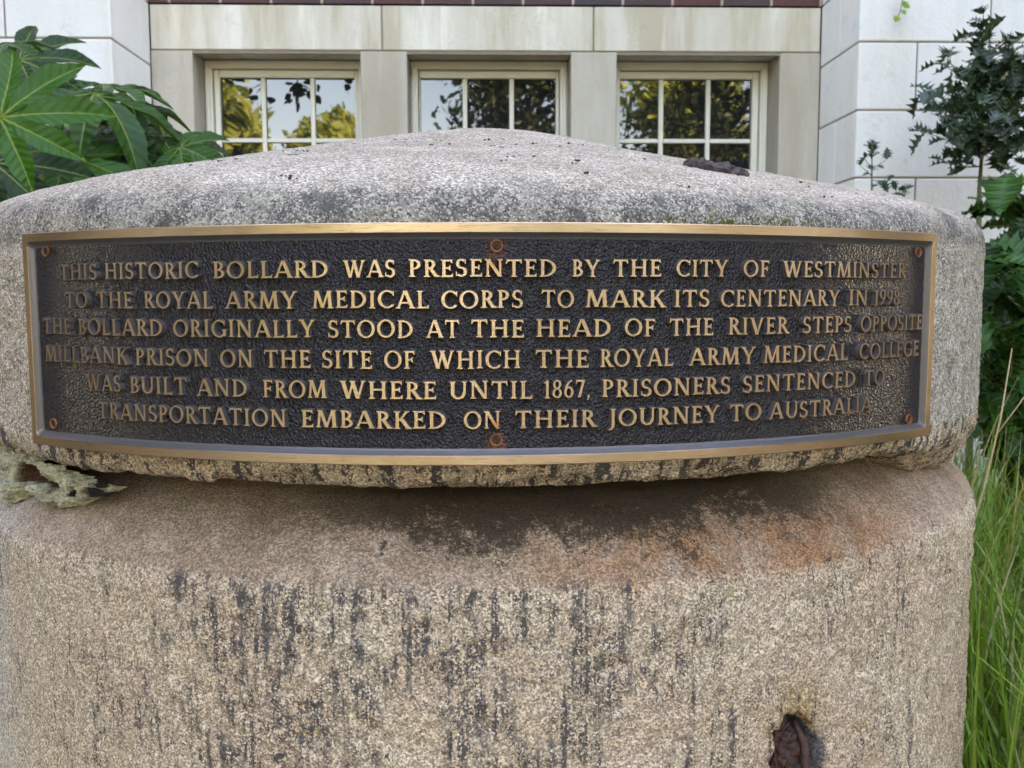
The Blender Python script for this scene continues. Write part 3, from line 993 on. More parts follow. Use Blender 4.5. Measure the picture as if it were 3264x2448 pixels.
def arc(cx, cy, rx, ry, a0, a1, wx=W_, wy=0.09, n=22):
    out, inn = [], []
    for i in range(n + 1):
        a = math.radians(a0 + (a1 - a0) * i / n)
        out.append((cx + rx * math.cos(a), cy + ry * math.sin(a)))
        inn.append((cx + (rx - wx) * math.cos(a), cy + (ry - wy) * math.sin(a)))
    return [out + inn[::-1]]


def ring(cx, cy, rx, ry, wx=W_, wy=0.09):
    return arc(cx, cy, rx, ry, -5, 182, wx, wy) + arc(cx, cy, rx, ry, 178, 362, wx, wy)


def bowl(x, y0, y1, rx):
    cy, ry = (y0 + y1) / 2, (y1 - y0) / 2
    return [rectp(x, 0.25, y0, y0 + 0.09), rectp(x, 0.25, y1 - 0.09, y1)] + arc(0.245, cy, rx, ry, -92, 92)


G = {
    'A': (0.84, diag(.08, 0, .40, 1, .105) + diag(.76, 0, .43, 1, .18) + [rectp(.17, .66, .28, .37), foot(.08, .09), foot(.75, .15)]),
    'B': (0.60, stem(.16) + bowl(.1, 0, .54, .35) + bowl(.1, .46, 1, .29)),
    'C': (0.76, arc(.44, .5, .44, .515, 42, 318) + [[(.70, .70), (.75, .68), (.77, .97), (.70, .93)], [(.70, .06), (.76, .17), (.74, .20), (.69, .14)]]),
    'D': (0.80, stem(.16) + bowl(.1, 0, 1, .54)),
    'E': (0.58, stem(.16) + arm(.1, .52, .95, -1) + arm(.1, .43, .52, 0) + arm(.1, .54, .05, 1)),
    'F': (0.55, stem(.16) + arm(.1, .52, .95, -1) + arm(.1, .43, .50, 0)),
    'G': (0.84, arc(.44, .5, .44, .515, 42, 318) + [[(.70, .70), (.75, .68), (.77, .97), (.70, .93)]] + [rectp(.66, .81, .06, .44), foot(.735, .15, .44, -1)]),
    'H': (0.86, stem(.16) + stem(.70) + [rectp(.1, .76, .48, .575)]),
    'I': (0.32, stem(.16)),
    'J': (0.34, stem(.18, .05, 1, W_, 't') + [[(.10, .15), (.262, .15), (.235, -.05), (.14, -.19), (-.02, -.26), (-.04, -.20), (.06, -.12), (.10, 0)]]),
    'K': (0.74, stem(.16) + diag(.26, .46, .60, 1, .11) + diag(.68, 0, .33, .60, .19) + [foot(.60, .08, 1, -1), foot(.68, .15)]),
    'L': (0.57, stem(.16) + arm(.1, .54, .05, 1)),
    'M': (1.02, diag(.12, 0, .20, 1, .115) + diag(.88, 0, .82, 1, .175) + diag(.50, 0.02, .23, 1, .17) + diag(.50, 0.02, .80, 1, .105) + [foot(.12, .09), foot(.88, .16), foot(.18, .10, 1, -1), foot(.84, .12, 1, -1)]),
    'N': (0.88, stem(.15, 0, 1, .11) + stem(.72, 0, 1, .11, 't') + diag(.72, 0, .16, 1, .18) + [foot(.14, .13, 1, -1)]),
    'O': (0.90, ring(.45, .5, .45, .515)),
    'P': (0.58, stem(.16) + bowl(.1, .43, 1, .32)),
    'R': (0.68, stem(.16) + bowl(.1, .46, 1, .31) + diag(.62, 0, .33, .50, .185) + [foot(.64, .14)]),
    'S': (0.54, arc(.27, .735, .245, .28, 35, 272, .14, .10) + arc(.27, .265, .265, .28, 92, -142, .14, .10) + [[(.43, .74), (.475, .74), (.49, .98), (.43, .94)], [(.07, .28), (.025, .28), (.01, .02), (.08, .07)]]),
    'T': (0.74, stem(.37, 0, 1, W_, 'b') + [rectp(.05, .69, .90, 1.0), [(.03, 1.02), (.0, .76), (.035, .76), (.12, .92), (.12, 1.0)], [(.71, 1.02), (.74, .76), (.705, .76), (.62, .92), (.62, 1.0)]]),
    'U': (0.82, [rectp(.08, .245, .36, 1), rectp(.65, .755, .36, 1), foot(.1625, W_, 1, -1), foot(.7025, .105, 1, -1)] + arc(.4175, .38, .3375, .395, 178, 362, .15, .10)),
    'V': (0.82, diag(.42, 0, .12, 1, .18) + diag(.42, 0, .71, 1, .11) + [foot(.12, .15, 1, -1), foot(.71, .08, 1, -1)]),
    'W': (1.16, diag(.36, 0, .11, 1, .18) + diag(.36, 0, .60, 1, .105) + diag(.80, 0, .55, 1, .18) + diag(.80, 0, 1.05, 1, .105) + [foot(.11, .15, 1, -1), foot(1.05, .08, 1, -1), foot(.56, .15, 1, -1)]),
    'Y': (0.80, diag(.41, .42, .12, 1, .18) + diag(.41, .42, .69, 1, .11) + stem(.41, 0, .5, W_, 'b') + [foot(.12, .15, 1, -1), foot(.69, .08, 1, -1)]),
    '1': (0.36, stem(.20, 0, 1, .15, 'b') + [[(.14, 1.0), (.02, .88), (.04, .83), (.14, .88)]]),
    '6': (0.54, ring(.27, .31, .26, .32, .13, .08) + [[(.01, .33), (.14, .33), (.20, .62), (.30, .82), (.46, .96), (.42, 1.02), (.22, .90), (.08, .66)]]),
    '7': (0.52, [rectp(.03, .50, .89, 1.0), [(.03, 1.0), (.01, .76), (.05, .76), (.11, .92)]] + diag(.20, 0, .44, .93, .14)),
    '8': (0.54, ring(.27, .26, .26, .275, .13, .08) + ring(.27, .755, .22, .26, .12, .08)),
    '9': (0.54, ring(.27, .69, .26, .32, .13, .08) + [[(.53, .67), (.40, .67), (.34, .38), (.24, .18), (.08, .04), (.12, -.02), (.32, .10), (.46, .34)]]),
    ',': (0.18, [[(.03, .0), (.13, .0), (.15, .11), (.04, .13)], [(.06, .02), (.15, .06), (.08, -.16), (.03, -.15)]]),
    '.': (0.16, [[(.02, .06), (.05, .0), (.12, .0), (.15, .06), (.12, .13), (.05, .13)]]),
}


def inside(p, poly):
    c, n = False, len(poly)
    j = n - 1
    for i in range(n):
        a, b = poly[i], poly[j]
        if (a[1] > p[1]) != (b[1] > p[1]) and p[0] < (b[0] - a[0]) * (p[1] - a[1]) / (b[1] - a[1]) + a[0]:
            c = not c
        j = i
    return c


def glyph_mesh(polys):
    vs, es = [], []
    for pl in polys:
        b = len(vs)
        vs += [Vector(p) for p in pl]
        es += [(b + i, b + (i + 1) % len(pl)) for i in range(len(pl))]
    V, E, Fc = delaunay_2d_cdt(vs, es, [], 0, 1e-5)[:3]
    keep = []
    for f in Fc:
        c = sum((V[i] for i in f), Vector((0, 0))) / len(f)
        if any(inside(c, pl) for pl in polys):
            a, b, d = (V[i] for i in f)
            ar = (b - a).x * (d - a).y - (b - a).y * (d - a).x
            if abs(ar) > 1e-9:
                keep.append(tuple(f) if ar > 0 else tuple(f)[::-1])
    cnt = {}
    for f in keep:
        for i in range(3):
            cnt[(f[i], f[(i + 1) % 3])] = 1
    bd = [e for e in cnt if (e[1], e[0]) not in cnt]
    nrm = {}
    for a, b in bd:
        d = (V[b] - V[a]).normalized()
        o_ = Vector((d.y, -d.x))
        for i in (a, b):
            nrm[i] = nrm.get(i, Vector((0, 0))) + o_
    nrm = {i: v.normalized() if v.length > 1e-6 else v for i, v in nrm.items()}
    return V, keep, bd, nrm


GM = {ch: (w, *glyph_mesh(p)) for ch, (w, p) in G.items()}
LINES = [
    (('THIS', -29.05, -25.31), ('HISTORIC', -24.53, -16.84), ('BOLLARD', -15.75, -7.90), ('WAS', -6.89, -3.65), ('PRESENTED', -2.81, 6.34), ('BY', 7.33, 9.10), ('THE', 9.96, 13.14), ('CITY', 14.18, 17.84), ('OF', 18.98, 20.93), ('WESTMINSTER', 22.07, 33.95)),
    (('TO', -28.56, -26.33), ('THE', -25.44, -22.18), ('ROYAL', -21.20, -15.86), ('ARMY', -14.91, -9.97), ('MEDICAL', -8.96, -1.58), ('CORPS', -0.80, 4.26), ('TO', 5.42, 7.46), ('MARK', 8.19, 13.41), ('ITS', 14.05, 16.51), ('CENTENARY', 17.34, 27.05), ('IN', 27.93, 29.83), ('1998.', 30.51, 33.64)),
    (('THE', -31.24, -28.13), ('BOLLARD', -27.36, -19.78), ('ORIGINALLY', -18.93, -8.83), ('STOOD', -7.98, -2.58), ('AT', -1.74, 0.30), ('THE', 1.04, 4.32), ('HEAD', 5.07, 9.84), ('OF', 10.75, 12.75), ('THE', 13.76, 16.85), ('RIVER', 17.93, 22.60), ('STEPS', 23.82, 28.25), ('OPPOSITE', 29.18, 36.27)),
    (('MILLBANK', -31.15, -22.80), ('PRISON', -22.12, -16.28), ('ON', -15.43, -13.08), ('THE', -12.31, -9.18), ('SITE', -8.42, -5.20), ('OF', -4.41, -2.52), ('WHICH', -1.50, 4.11), ('THE', 5.04, 8.42), ('ROYAL', 9.16, 14.04), ('ARMY', 15.17, 20.01), ('MEDICAL', 20.66, 27.99), ('COLLEGE', 29.14, 35.99)),
    (('WAS', -26.76, -23.54), ('BUILT', -22.71, -18.02), ('AND', -17.23, -13.57), ('FROM', -12.46, -8.16), ('WHERE', -7.26, -1.18), ('UNTIL', -0.37, 4.83), ('1867,', 5.56, 8.52), ('PRISONERS', 9.27, 18.16), ('SENTENCED', 19.10, 28.82), ('TO', 29.76, 31.92)),
    (('TRANSPORTATION', -25.75, -10.89), ('EMBARKED', -9.89, -0.59), ('ON', 0.54, 2.85), ('THEIR', 3.75, 8.89), ('JOURNEY', 9.79, 17.37), ('TO', 18.16, 20.59), ('AUSTRALIA.', 21.25, 30.96)),
]
BASE = [(0.0202, 0.0387), (-0.0133, 0.0056), (-0.0451, -0.0260), (-0.0788, -0.0594), (-0.1119, -0.0926), (-0.1445, -0.1253)]
GAP = 0.115
for ln, (z0, z1) in zip(LINES, BASE):
    Vv, Ff, Mi, UV = [], [], [], []
    ch_h = (z1 - z0) * S
    for word, a0, a1 in ln:
        tot = sum(GM[c][0] for c in word) + GAP * (len(word) - 1)
        k = math.radians(a1 - a0) * RP / tot
        x = 0.0
        for c in word:
            w, V, keep, bd, nrm = GM[c]
            jz = random.uniform(-0.02, 0.02)
            b = len(Vv)
            nV = len(V)
            for lay in (0, 1):
                rad = RP - 0.0003 if lay == 0 else RP - DEP - 0.0006
                for i, v in enumerate(V):
                    q = v if lay == 0 else v + nrm.get(i, Vector((0, 0))) * 0.075
                    deg = a0 + math.degrees((x + q.x) * k / RP)
                    zq = z0 * S + (q.y + jz) * ch_h
                    a = math.radians(deg)
                    Vv.append((rad * math.sin(a), -rad * math.cos(a), zq))
                    UV.append((deg / 100, zq / S))
            for f in keep:
                Ff.append([b + f[0], b + f[1], b + f[2]])
                Mi.append(0)
            for p, q in bd:
                Ff.append([b + q, b + p, b + nV + p])
                Ff.append([b + q, b + nV + p, b + nV + q])
                Mi += [1, 1]
            x += w + GAP
    o = link('inscription_line', np_mesh('inscription_line', np.array(Vv), np.array(Ff), False, np.array(UV), np.array(Mi)), [M['bronze'], M['patina2']], plq)

# screws
for i, (deg, h, big) in enumerate(((2.65, .0534, 1), (2.57, -.1580, 1), (-30.94, .0557, 0), (35.90, .0535, 0), (-31.04, -.1579, 0), (35.52, -.1611, 0))):
    bm = bmesh.new()
    R1 = 0.0047 if big else 0.0043
    prof = [(R1 + 0.0004, -0.001), (R1, 0.0009), (R1 * 0.82, 0.0006), (R1 * 0.74, -0.0006), (R1 * 0.62, -0.0002), (R1 * 0.35, 0.0002), (0.00001, 0.0003)]
    n = 40
    rings = []
    rot = [0.9, 1.75, 1.1, 0.5, 1.4, 1.6][i]
    for r1, y1 in prof:
        row = []
        for q in range(n):
            an = 2 * math.pi * q / n
            x1, z1_ = r1 * math.cos(an), r1 * math.sin(an)
            s_ = -x1 * math.sin(rot) + z1_ * math.cos(rot)
            dep = y1 - (0.0012 if abs(s_) < 0.0007 and r1 < R1 * 0.66 else 0)
            row.append(bm.verts.new((x1, -dep, z1_)))
        rings.append(row)
    for r1, r2 in zip(rings, rings[1:]):
        for q in range(n):
            bm.faces.new((r1[q], r1[(q + 1) % n], r2[(q + 1) % n], r2[q]))
    bmesh.ops.recalc_face_normals(bm, faces=bm.faces)
    me = bpy.data.meshes.new('screw')
    bm.to_mesh(me)
    bm.free()
    o = link('screw', me, M['screw'], plq)
    a = math.radians(deg)
    o.location = ((RP - DEP + 0.0006) * math.sin(a), -(RP - DEP + 0.0006) * math.cos(a), h * S)
    o.rotation_euler = (0, 0, a)

# ------------------------------------------------------------------ palmate shrub at the left
def palmate_mesh(nl, droop, fold, seed):
    rg = np.random.default_rng(seed)
    V, UV, Fc = [], [], []
    spread = 300 / nl
    half = math.radians(spread / 2)
    for li in range(nl):
        ca = math.radians(-145 + spread * (li + 0.5)) + rg.normal(0, 0.03)
        rel = abs(ca) / math.radians(145)
        L = (1.0 - 0.42 * rel ** 1.6) * rg.uniform(0.93, 1.07)
        bend = rg.normal(0, 0.10)
        dr = droop * rg.uniform(0.6, 1.4)
        na, nr = 13, 30
        base = len(V)
        for j in range(na):
            s = -1 + 2 * j / (na - 1)
            for i in range(nr):
                q = i / (nr - 1)
                # half-width profile along the lobe
                fuse = 0.36
                tip = q * L
                if q < fuse:
                    hw = math.tan(half) * tip * (1.0 + 0.25 * (1 - q / fuse))
                else:
                    u = (q - fuse) / (1 - fuse)
                    w0 = math.tan(half) * fuse * L
                    hw = w0 * (1 - u) ** 0.95 * (1 + 2.5 * u) + 0.013 * min(1, 3 * (1 - u)) * (((u * 7) % 1) - 0.5)
                lat = s * hw
                a = ca + bend * q * q
                x = tip * math.cos(a) - lat * math.sin(a)
                y = tip * math.sin(a) + lat * math.cos(a)
                z = -dr * q * q * L + fold * abs(lat) * 2.2 * q - 0.10 * lat * lat * q * 8 + 0.012 * math.sin(q * 16 + li) * abs(s)
                V.append((x, y, z))
                UV.append((lat, q))
        for j in range(na - 1):
            for i in range(nr - 1):
                a_ = base + j * nr + i
                Fc.append((a_, a_ + nr, a_ + nr + 1, a_ + 1))
    return np_mesh('leaf', np.array(V), np.array(Fc), True, np.array(UV))


fat = thing('palmate_shrub', 'evergreen shrub with big glossy fingered leaves left of the bollard', 'shrub', (-1.35, 2.35, 0))
protos = [palmate_mesh(nl, dr, fo, sd) for nl, dr, fo, sd in ((8, 0.15, 0.34, 1), (7, 0.35, 0.42, 2), (7, 0.55, 0.45, 3), (8, 0.25, 0.38, 4), (6, 0.45, 0.45, 5))]
for me in protos:
    me.materials.append(M['fatsia'])
root = Vector((-1.35, 2.35, 0))
canes = [(-1.55, 2.2, 1.55), (-1.25, 2.5, 1.35), (-1.75, 2.75, 1.25), (-1.15, 2.05, 1.0)]
cn = MB()
for x, y, z in canes:
    cn.tube([(x - root.x + 0.15 * (1 - t) * (1 if x < -1.4 else -1), y - root.y, z * t) for t in (0, .25, .5, .75, 1)], [0.02, .019, .017, .015, .011], 8)
cn.build('cane', M['bark'], fat)


def put_leaf(hub, tipdir, normal, size, pi, seed):
    hub = Vector(hub)
    n = Vector(normal).normalized()
    t = Vector(tipdir)
    t = (t - n * t.dot(n)).normalized()
    b = n.cross(t)
    o = bpy.data.objects.new('leaf', protos[pi])
    C.objects.link(o)
    o.parent = fat
    loc = hub - root
    m4 = Matrix(((t.x * size, b.x * size, n.x * size, loc.x), (t.y * size, b.y * size, n.y * size, loc.y), (t.z * size, b.z * size, n.z * size, loc.z), (0, 0, 0, 1)))
    o.matrix_local = m4
    rr = random.Random(seed)
    cx = min(canes, key=lambda c_: (Vector(c_) - hub).length)
    top = Vector(cx)
    top.z = min(top.z, hub.z + 0.05) - rr.uniform(0.02, 0.2)
    mid = (hub + top) / 2 + Vector((0, 0, 0.05)) - t * 0.02
    inv = m4.inverted()
    p = MB()
    pts = [inv @ (q - root) for q in (top, mid, hub - n * 0.012, hub + t * 0.006)]
    p.tube(pts, [0.0032 / size, 0.0028 / size, 0.0024 / size, 0.001 / size], 6)
    p.build('petiole', M['petiole'], o)


# hub pixel, depth, direction of the longest lobe, leaf normal, radius, prototype
FL = [
    ((0, 374), 1.75, (0.80, -0.1, 0.45), (0.10, -0.93, 0.36), 0.195, 0),
    ((214, 500), 2.05, (0.75, -0.3, -0.35), (0.15, -0.62, 0.77), 0.185, 3),
    ((300, 298), 2.15, (0.70, -0.45, -0.45), (0.25, -0.35, 0.90), 0.215, 2),
    ((520, 432), 2.25, (0.85, -0.35, -0.35), (0.22, -0.38, 0.90), 0.175, 1),
    ((575, 470), 2.15, (0.5, -0.6, -0.5), (-0.2, -0.70, 0.65), 0.125, 4),
    ((400, 440), 2.2, (0.6, -0.5, -0.5), (0.1, -0.55, 0.8), 0.165, 1),
    ((15, 140), 2.0, (0.3, -0.3, 0.1), (-0.1, -0.35, 0.9), 0.10, 1),
    ((60, 190), 2.25, (0.7, 0.1, 0.5), (0.1, -0.75, 0.6), 0.17, 3),
    ((-20, 520), 1.9, (0.75, -0.35, -0.6), (0.1, -0.72, 0.65), 0.20, 1),
    ((330, 270), 2.5, (0.9, -0.2, -0.1), (0.1, -0.25, 0.95), 0.17, 3),
    ((420, 330), 2.5, (0.85, -0.3, -0.3), (0.2, -0.35, 0.9), 0.17, 2),
    ((455, 400), 2.6, (0.9, -0.1, -0.2), (0.2, -0.3, 0.92), 0.18, 2),
    ((330, 400), 2.6, (0.8, -0.3, -0.3), (0.0, -0.5, 0.85), 0.20, 1),
    ((150, 300), 2.5, (0.7, -0.3, 0.2), (0.1, -0.6, 0.8), 0.20, 0),
    ((200, 400), 2.7, (0.8, -0.3, -0.2), (0.1, -0.5, 0.85), 0.22, 3),
    ((60, 450), 2.7, (0.6, -0.4, -0.4), (0.0, -0.6, 0.8), 0.22, 1),
    ((120, 570), 2.4, (0.6, -0.3, -0.7), (0.2, -0.6, 0.75), 0.18, 2),
    ((40, 600), 2.5, (0.3, -0.3, -0.8), (0.0, -0.7, 0.7), 0.20, 2),
    ((330, 520), 2.6, (0.8, -0.2, -0.4), (0.2, -0.4, 0.9), 0.18, 1),
    ((560, 500), 2.55, (0.9, -0.2, -0.3), (0.1, -0.3, 0.95), 0.16, 1),
    ((600, 520), 2.7, (0.9, 0.1, -0.2), (0.1, -0.35, 0.93), 0.16, 2),
    ((-60, 250), 2.3, (0.5, -0.2, 0.5), (0.2, -0.7, 0.7), 0.2, 0),
    ((250, 560), 2.8, (0.6, -0.2, -0.5), (0.1, -0.5, 0.85), 0.2, 3),
    ((450, 560), 2.8, (0.8, -0.2, -0.3), (0.1, -0.4, 0.9), 0.18, 4),
]
for i, (px, Y, tdir, nrm, size, pi) in enumerate(FL):
    put_leaf(at(px[0], px[1], Y), tdir, nrm, size, pi, i)


# ------------------------------------------------------------------ leaf clouds
def spiny_leaf(spines=4, w=0.36, tooth=0.13, curl=0.18, fold=0.25):
    """leaf outline fan, length 1 along +x, returns verts and tri faces"""
    n = spines * 4
    up, lo = [], []
    for i in range(1, n):
        q = i / n
        hw = w * math.sin(math.pi * q ** 0.85) ** 0.8
        s = abs(((q * spines) % 1) - 0.5) * 2
        hw = hw * (1 - tooth) + tooth * w * 1.4 * (s ** 2) * (0.4 + math.sin(math.pi * q))
        up.append((q, hw))
    V = [(0, 0, 0)]
    for q, hw in up:
        for s in (1, 0, -1):
            wav = 0.06 * math.cos(q * spines * 2 * math.pi) * (1 if s else 0)
            V.append((q, s * hw, -curl * q * q + (fold * hw if s else 0) + wav))
    V.append((1.04, 0, -curl))
    Fc = []
    m = len(up)
    for i in range(m - 1):
        a = 1 + i * 3
        Fc += [(a, a + 1, a + 4), (a, a + 4, a + 3), (a + 1, a + 2, a + 5), (a + 1, a + 5, a + 4)]
    e = len(V) - 1
    a = 1 + (m - 1) * 3
    Fc += [(0, 2, 1), (0, 3, 2), (a, a + 1, e), (a + 1, a + 2, e)]
    return np.array(V, float), np.array(Fc)


def scatter(name, proto, pts, dirs, ups, sizes, mat, parent):
    PV, PF = proto
    d = dirs / (np.linalg.norm(dirs, axis=1, keepdims=True) + 1e-9)
    u = ups - d * (ups * d).sum(1, keepdims=True)
    u = u / (np.linalg.norm(u, axis=1, keepdims=True) + 1e-9)
    s = np.cross(u, d)
    V = pts[:, None] + sizes[:, None, None] * (PV[None, :, 0:1] * d[:, None] + PV[None, :, 1:2] * s[:, None] + PV[None, :, 2:3] * u[:, None])
    Fc = PF[None] + (np.arange(len(pts)) * len(PV))[:, None, None]
    return link(name, np_mesh(name, V.reshape(-1, 3), Fc.reshape(-1, 3), False), mat, parent)


def holly(root, branches, label, twig_leaf, size, mat, proto, stemr, cat='shrub', name='holly_bush', upb=0.6):
    """branches: list of polylines (world); twig_leaf leaves per metre"""
    root = Vector(root)
    t = thing(name, label, cat, root)
    b = MB()
    pts, dirs, ups, sz = [], [], [], []
    for poly, dens, r0 in branches:
        poly = [Vector(p) - root for p in poly]
        b.tube(poly, [r0 * (1 - 0.7 * i / (len(poly) - 1)) for i in range(len(poly))], 6)
        for a, c in zip(poly, poly[1:]):
            L = (c - a).length
            nn = max(1, int(L * dens + random.random()))
            ax = (c - a).normalized()
            for i in range(nn):
                p = a + (c - a) * random.random()
                rv = Vector((random.gauss(0, 1), random.gauss(0, 1), random.gauss(0, 0.7)))
                rv = (rv - ax * rv.dot(ax)).normalized()
                dd_ = (rv + ax * random.uniform(0.2, 0.9)).normalized()
                pts.append(p)
                dirs.append(dd_)
                ups.append(Vector((random.gauss(0, .45), random.gauss(-0.25, .45), upb + 0.5)))
                sz.append(size * random.uniform(0.6, 1.25))
    b.build('stem', M['hollystem'], t)
    scatter('foliage', proto, np.array([tuple(p) for p in pts]), np.array([tuple(p) for p in dirs]), np.array([tuple(p) for p in ups]), np.array(sz), mat, t)
    return t


HL = spiny_leaf(4, 0.36, 0.42, 0.22, 0.30)
ST = spiny_leaf(5, 0.44, 0.15, 0.30, 0.2)


def twigs(trunk_pts, spec):
    """spec: (start px, end px, depth0, depth1) polylines with side twigs"""
    out = []
    for (x0, y0), (x1, y1), d0, d1, dens, side in spec:
        if x1 < 3080:
            x1 += 42
        n = 5
        pl = []
        for i in range(n):
            t = i / (n - 1)
            p = at(x0 + (x1 - x0) * t, y0 + (y1 - y0) * t + 14 * math.sin(math.pi * t), d0 + (d1 - d0) * t)
            pl.append(p)
        dens *= 0.46
        out.append((pl, dens, 0.0035))
        for k in range(side):
            i = random.randint(1, n - 1)
            q = pl[i]
            e = q + Vector((random.uniform(-.14, .12), random.uniform(-.12, .12), random.uniform(-.05, .13)))
            out.append(([q, (q + e) / 2 + Vector((0, 0, .01)), e], dens * 1.15, 0.002))
    return out


tr = [at(3120, 760, 3.35), at(3122, 600, 3.38), at(3135, 420, 3.4), at(3140, 250, 3.4), at(3134, 140, 3.4), at(3134, 38, 3.4)]
trunk0 = Vector((tr[0].x, tr[0].y, 0))
hb = [([trunk0, trunk0 + (tr[0] - trunk0) * 0.5] + tr[:3], 2, 0.016), (tr[2:4], 30, 0.006), (tr[3:], 9, 0.004)]
hb += [([tr[5] + Vector((0, 0, -.07)), tr[5]], 70, 0.002)]
hb += twigs(tr, [
    ((3135, 330), (2995, 205), 3.4, 3.3, 46, 3), ((3135, 340), (2965, 290), 3.4, 3.25, 55, 5), ((3130, 380), (2985, 380), 3.4, 3.2, 55, 5),
    ((3125, 470), (2970, 465), 3.4, 3.3, 50, 4), ((3125, 500), (2985, 430), 3.35, 3.2, 55, 4), ((3130, 530), (2940, 500), 3.4, 3.25, 26, 1),
    ((3135, 300), (3264, 180), 3.4, 3.4, 55, 6), ((3135, 330), (3290, 250), 3.4, 3.3, 65, 8), ((3135, 400), (3300, 330), 3.4, 3.3, 65, 8),
    ((3135, 430), (3300, 420), 3.4, 3.2, 65, 8), ((3135, 480), (3290, 500), 3.4, 3.3, 55, 6), ((3130, 330), (3080, 230), 3.4, 3.45, 55, 4),
    ((3130, 400), (3060, 330), 3.4, 3.5, 65, 5), ((3130, 450), (3060, 400), 3.4, 3.1, 60, 5), ((3130, 350), (3190, 250), 3.4, 3.5, 65, 6), ((3130, 420), (3200, 360), 3.4, 3.1, 65, 6),
    ((3134, 160), (3210, 128), 3.4, 3.35, 10, 0), ((3134, 165), (3065, 150), 3.4, 3.4, 14, 0), ((3134, 110), (3100, 100), 3.4, 3.4, 20, 0), ((3134, 190), (3150, 180), 3.4, 3.4, 20, 0),
])
holly(trunk0, hb, 'tall dark holly bush with spiny leaves against the right pier', 0, 0.074, M['holly'], HL, 0.01)

sp = [at(2779, 620, 3.45), at(2779, 540, 3.45), at(2780, 455, 3.45)]
sp0 = Vector((sp[0].x, sp[0].y, 0))
holly(sp0, [([sp0] + sp, 22, 0.005), ([sp[2] + Vector((0, 0, -.06)), sp[2]], 160, .002), ([sp[1], at(2830, 505, 3.42)], 45, .002), ([sp[1], at(2752, 500, 3.42)], 50, .002), ([at(2779, 575, 3.45), at(2845, 575, 3.4)], 45, .002),
            ([at(2779, 560, 3.45), at(2738, 525, 3.45)], 40, .002)],
      'small upright holly sprig rising behind the right of the dome', 0, 0.042, M['holly'], HL, 0.004, 'plant', 'holly_sprig')
q0 = at(2882, 640, 3.3)
q00 = Vector((q0.x, q0.y, 0))
holly(q00, [([q00, q0, at(2882, 604, 3.3)], 8, 0.004), ([q0 + Vector((0, 0, .015)), at(2882, 604, 3.3)], 190, .002)],
      'tip of a low holly shoot just clearing the dome, between sprig and bush', 0, 0.042, M['holly'], HL, 0.004, 'plant', 'holly_sprig')

# bigger toothed-leaf shrub at the right edge
rs0 = Vector((1.72, 2.75, 0))
bb = []
rg = random.Random(9)
for i in range(115):
    px, py = rg.uniform(3120, 3420), rg.uniform(690, 1420)
    if py < 780 and px < 3200 and rg.random() < 0.6:
        continue
    d = rg.uniform(2.3, 3.0)
    e = at(px, py, d)
    if e.z < 0.1:
        e.z = 0.1
    s_ = rs0 + Vector((rg.uniform(-.05, .3), rg.uniform(-.3, .3), max(0.05, e.z - 0.45)))
    m_ = (s_ + e) / 2 + Vector((0, 0, 0.06))
    bb.append(([s_, m_, e], 20, 0.004))
for px, py, d in ((3180, 520, 2.75), (3195, 545, 2.6), (3150, 560, 2.6), (3250, 470, 2.7), (3240, 620, 2.5), (3210, 600, 2.6), (3262, 640, 2.5)):
    e = at(px, py, d)
    bb.append(([rs0 + Vector((.25, 0, e.z - 0.5)), (e + rs0 + Vector((.25, 0, e.z - .3))) / 2 - Vector((0, 0, .0)), e], 13, 0.004))
for px, py, d in ((3185, 590, 3.0), (3240, 600, 2.95), (3130, 640, 3.0)):
    e = at(px, py, d)
    bb.append(([rs0 + Vector((.1, .2, e.z - 0.3)), e], 30, 0.004))
holly(rs0, bb, 'dark shrub with broad toothed leaves at the right edge behind the grass', 0, 0.105, M['shrub'], ST, 0.01, 'shrub', 'broadleaf_shrub', 0.5)

# light ivy tip hanging down the pier
iv0 = at(2872, -60, 3.835)
iv = thing('ivy_shoot', 'light green ivy tip hanging down the top of the right pier', 'plant', iv0)
b = MB()
b.tube([Vector((0, 0, 0)), at(2876, 10, 3.835) - iv0, at(2862, 58, 3.84) - iv0], 0.0016, 5)
b.build('stem', M['hollystem'], iv)
ip = np.array([tuple(at(x, y, 3.83) - iv0) for x, y in ((2880, 2), (2884, 14), (2876, 30), (2862, 50), (2872, -20), (2880, -30))])
idr = np.array([(0.2, -0.3, -1), (0.5, -0.4, -.6), (0.3, -.4, -.8), (-.4, -.3, -.8), (-.5, -.3, -.5), (.5, -.2, -.6)], float)
scatter('foliage', spiny_leaf(3, 0.5, 0.35, 0.1, 0.1), ip, idr, np.tile(np.array([[0.1, -1, 0.4]]), (6, 1)), np.array([.032, .026, .026, .030, .03, .03]), M['ivy'], iv)

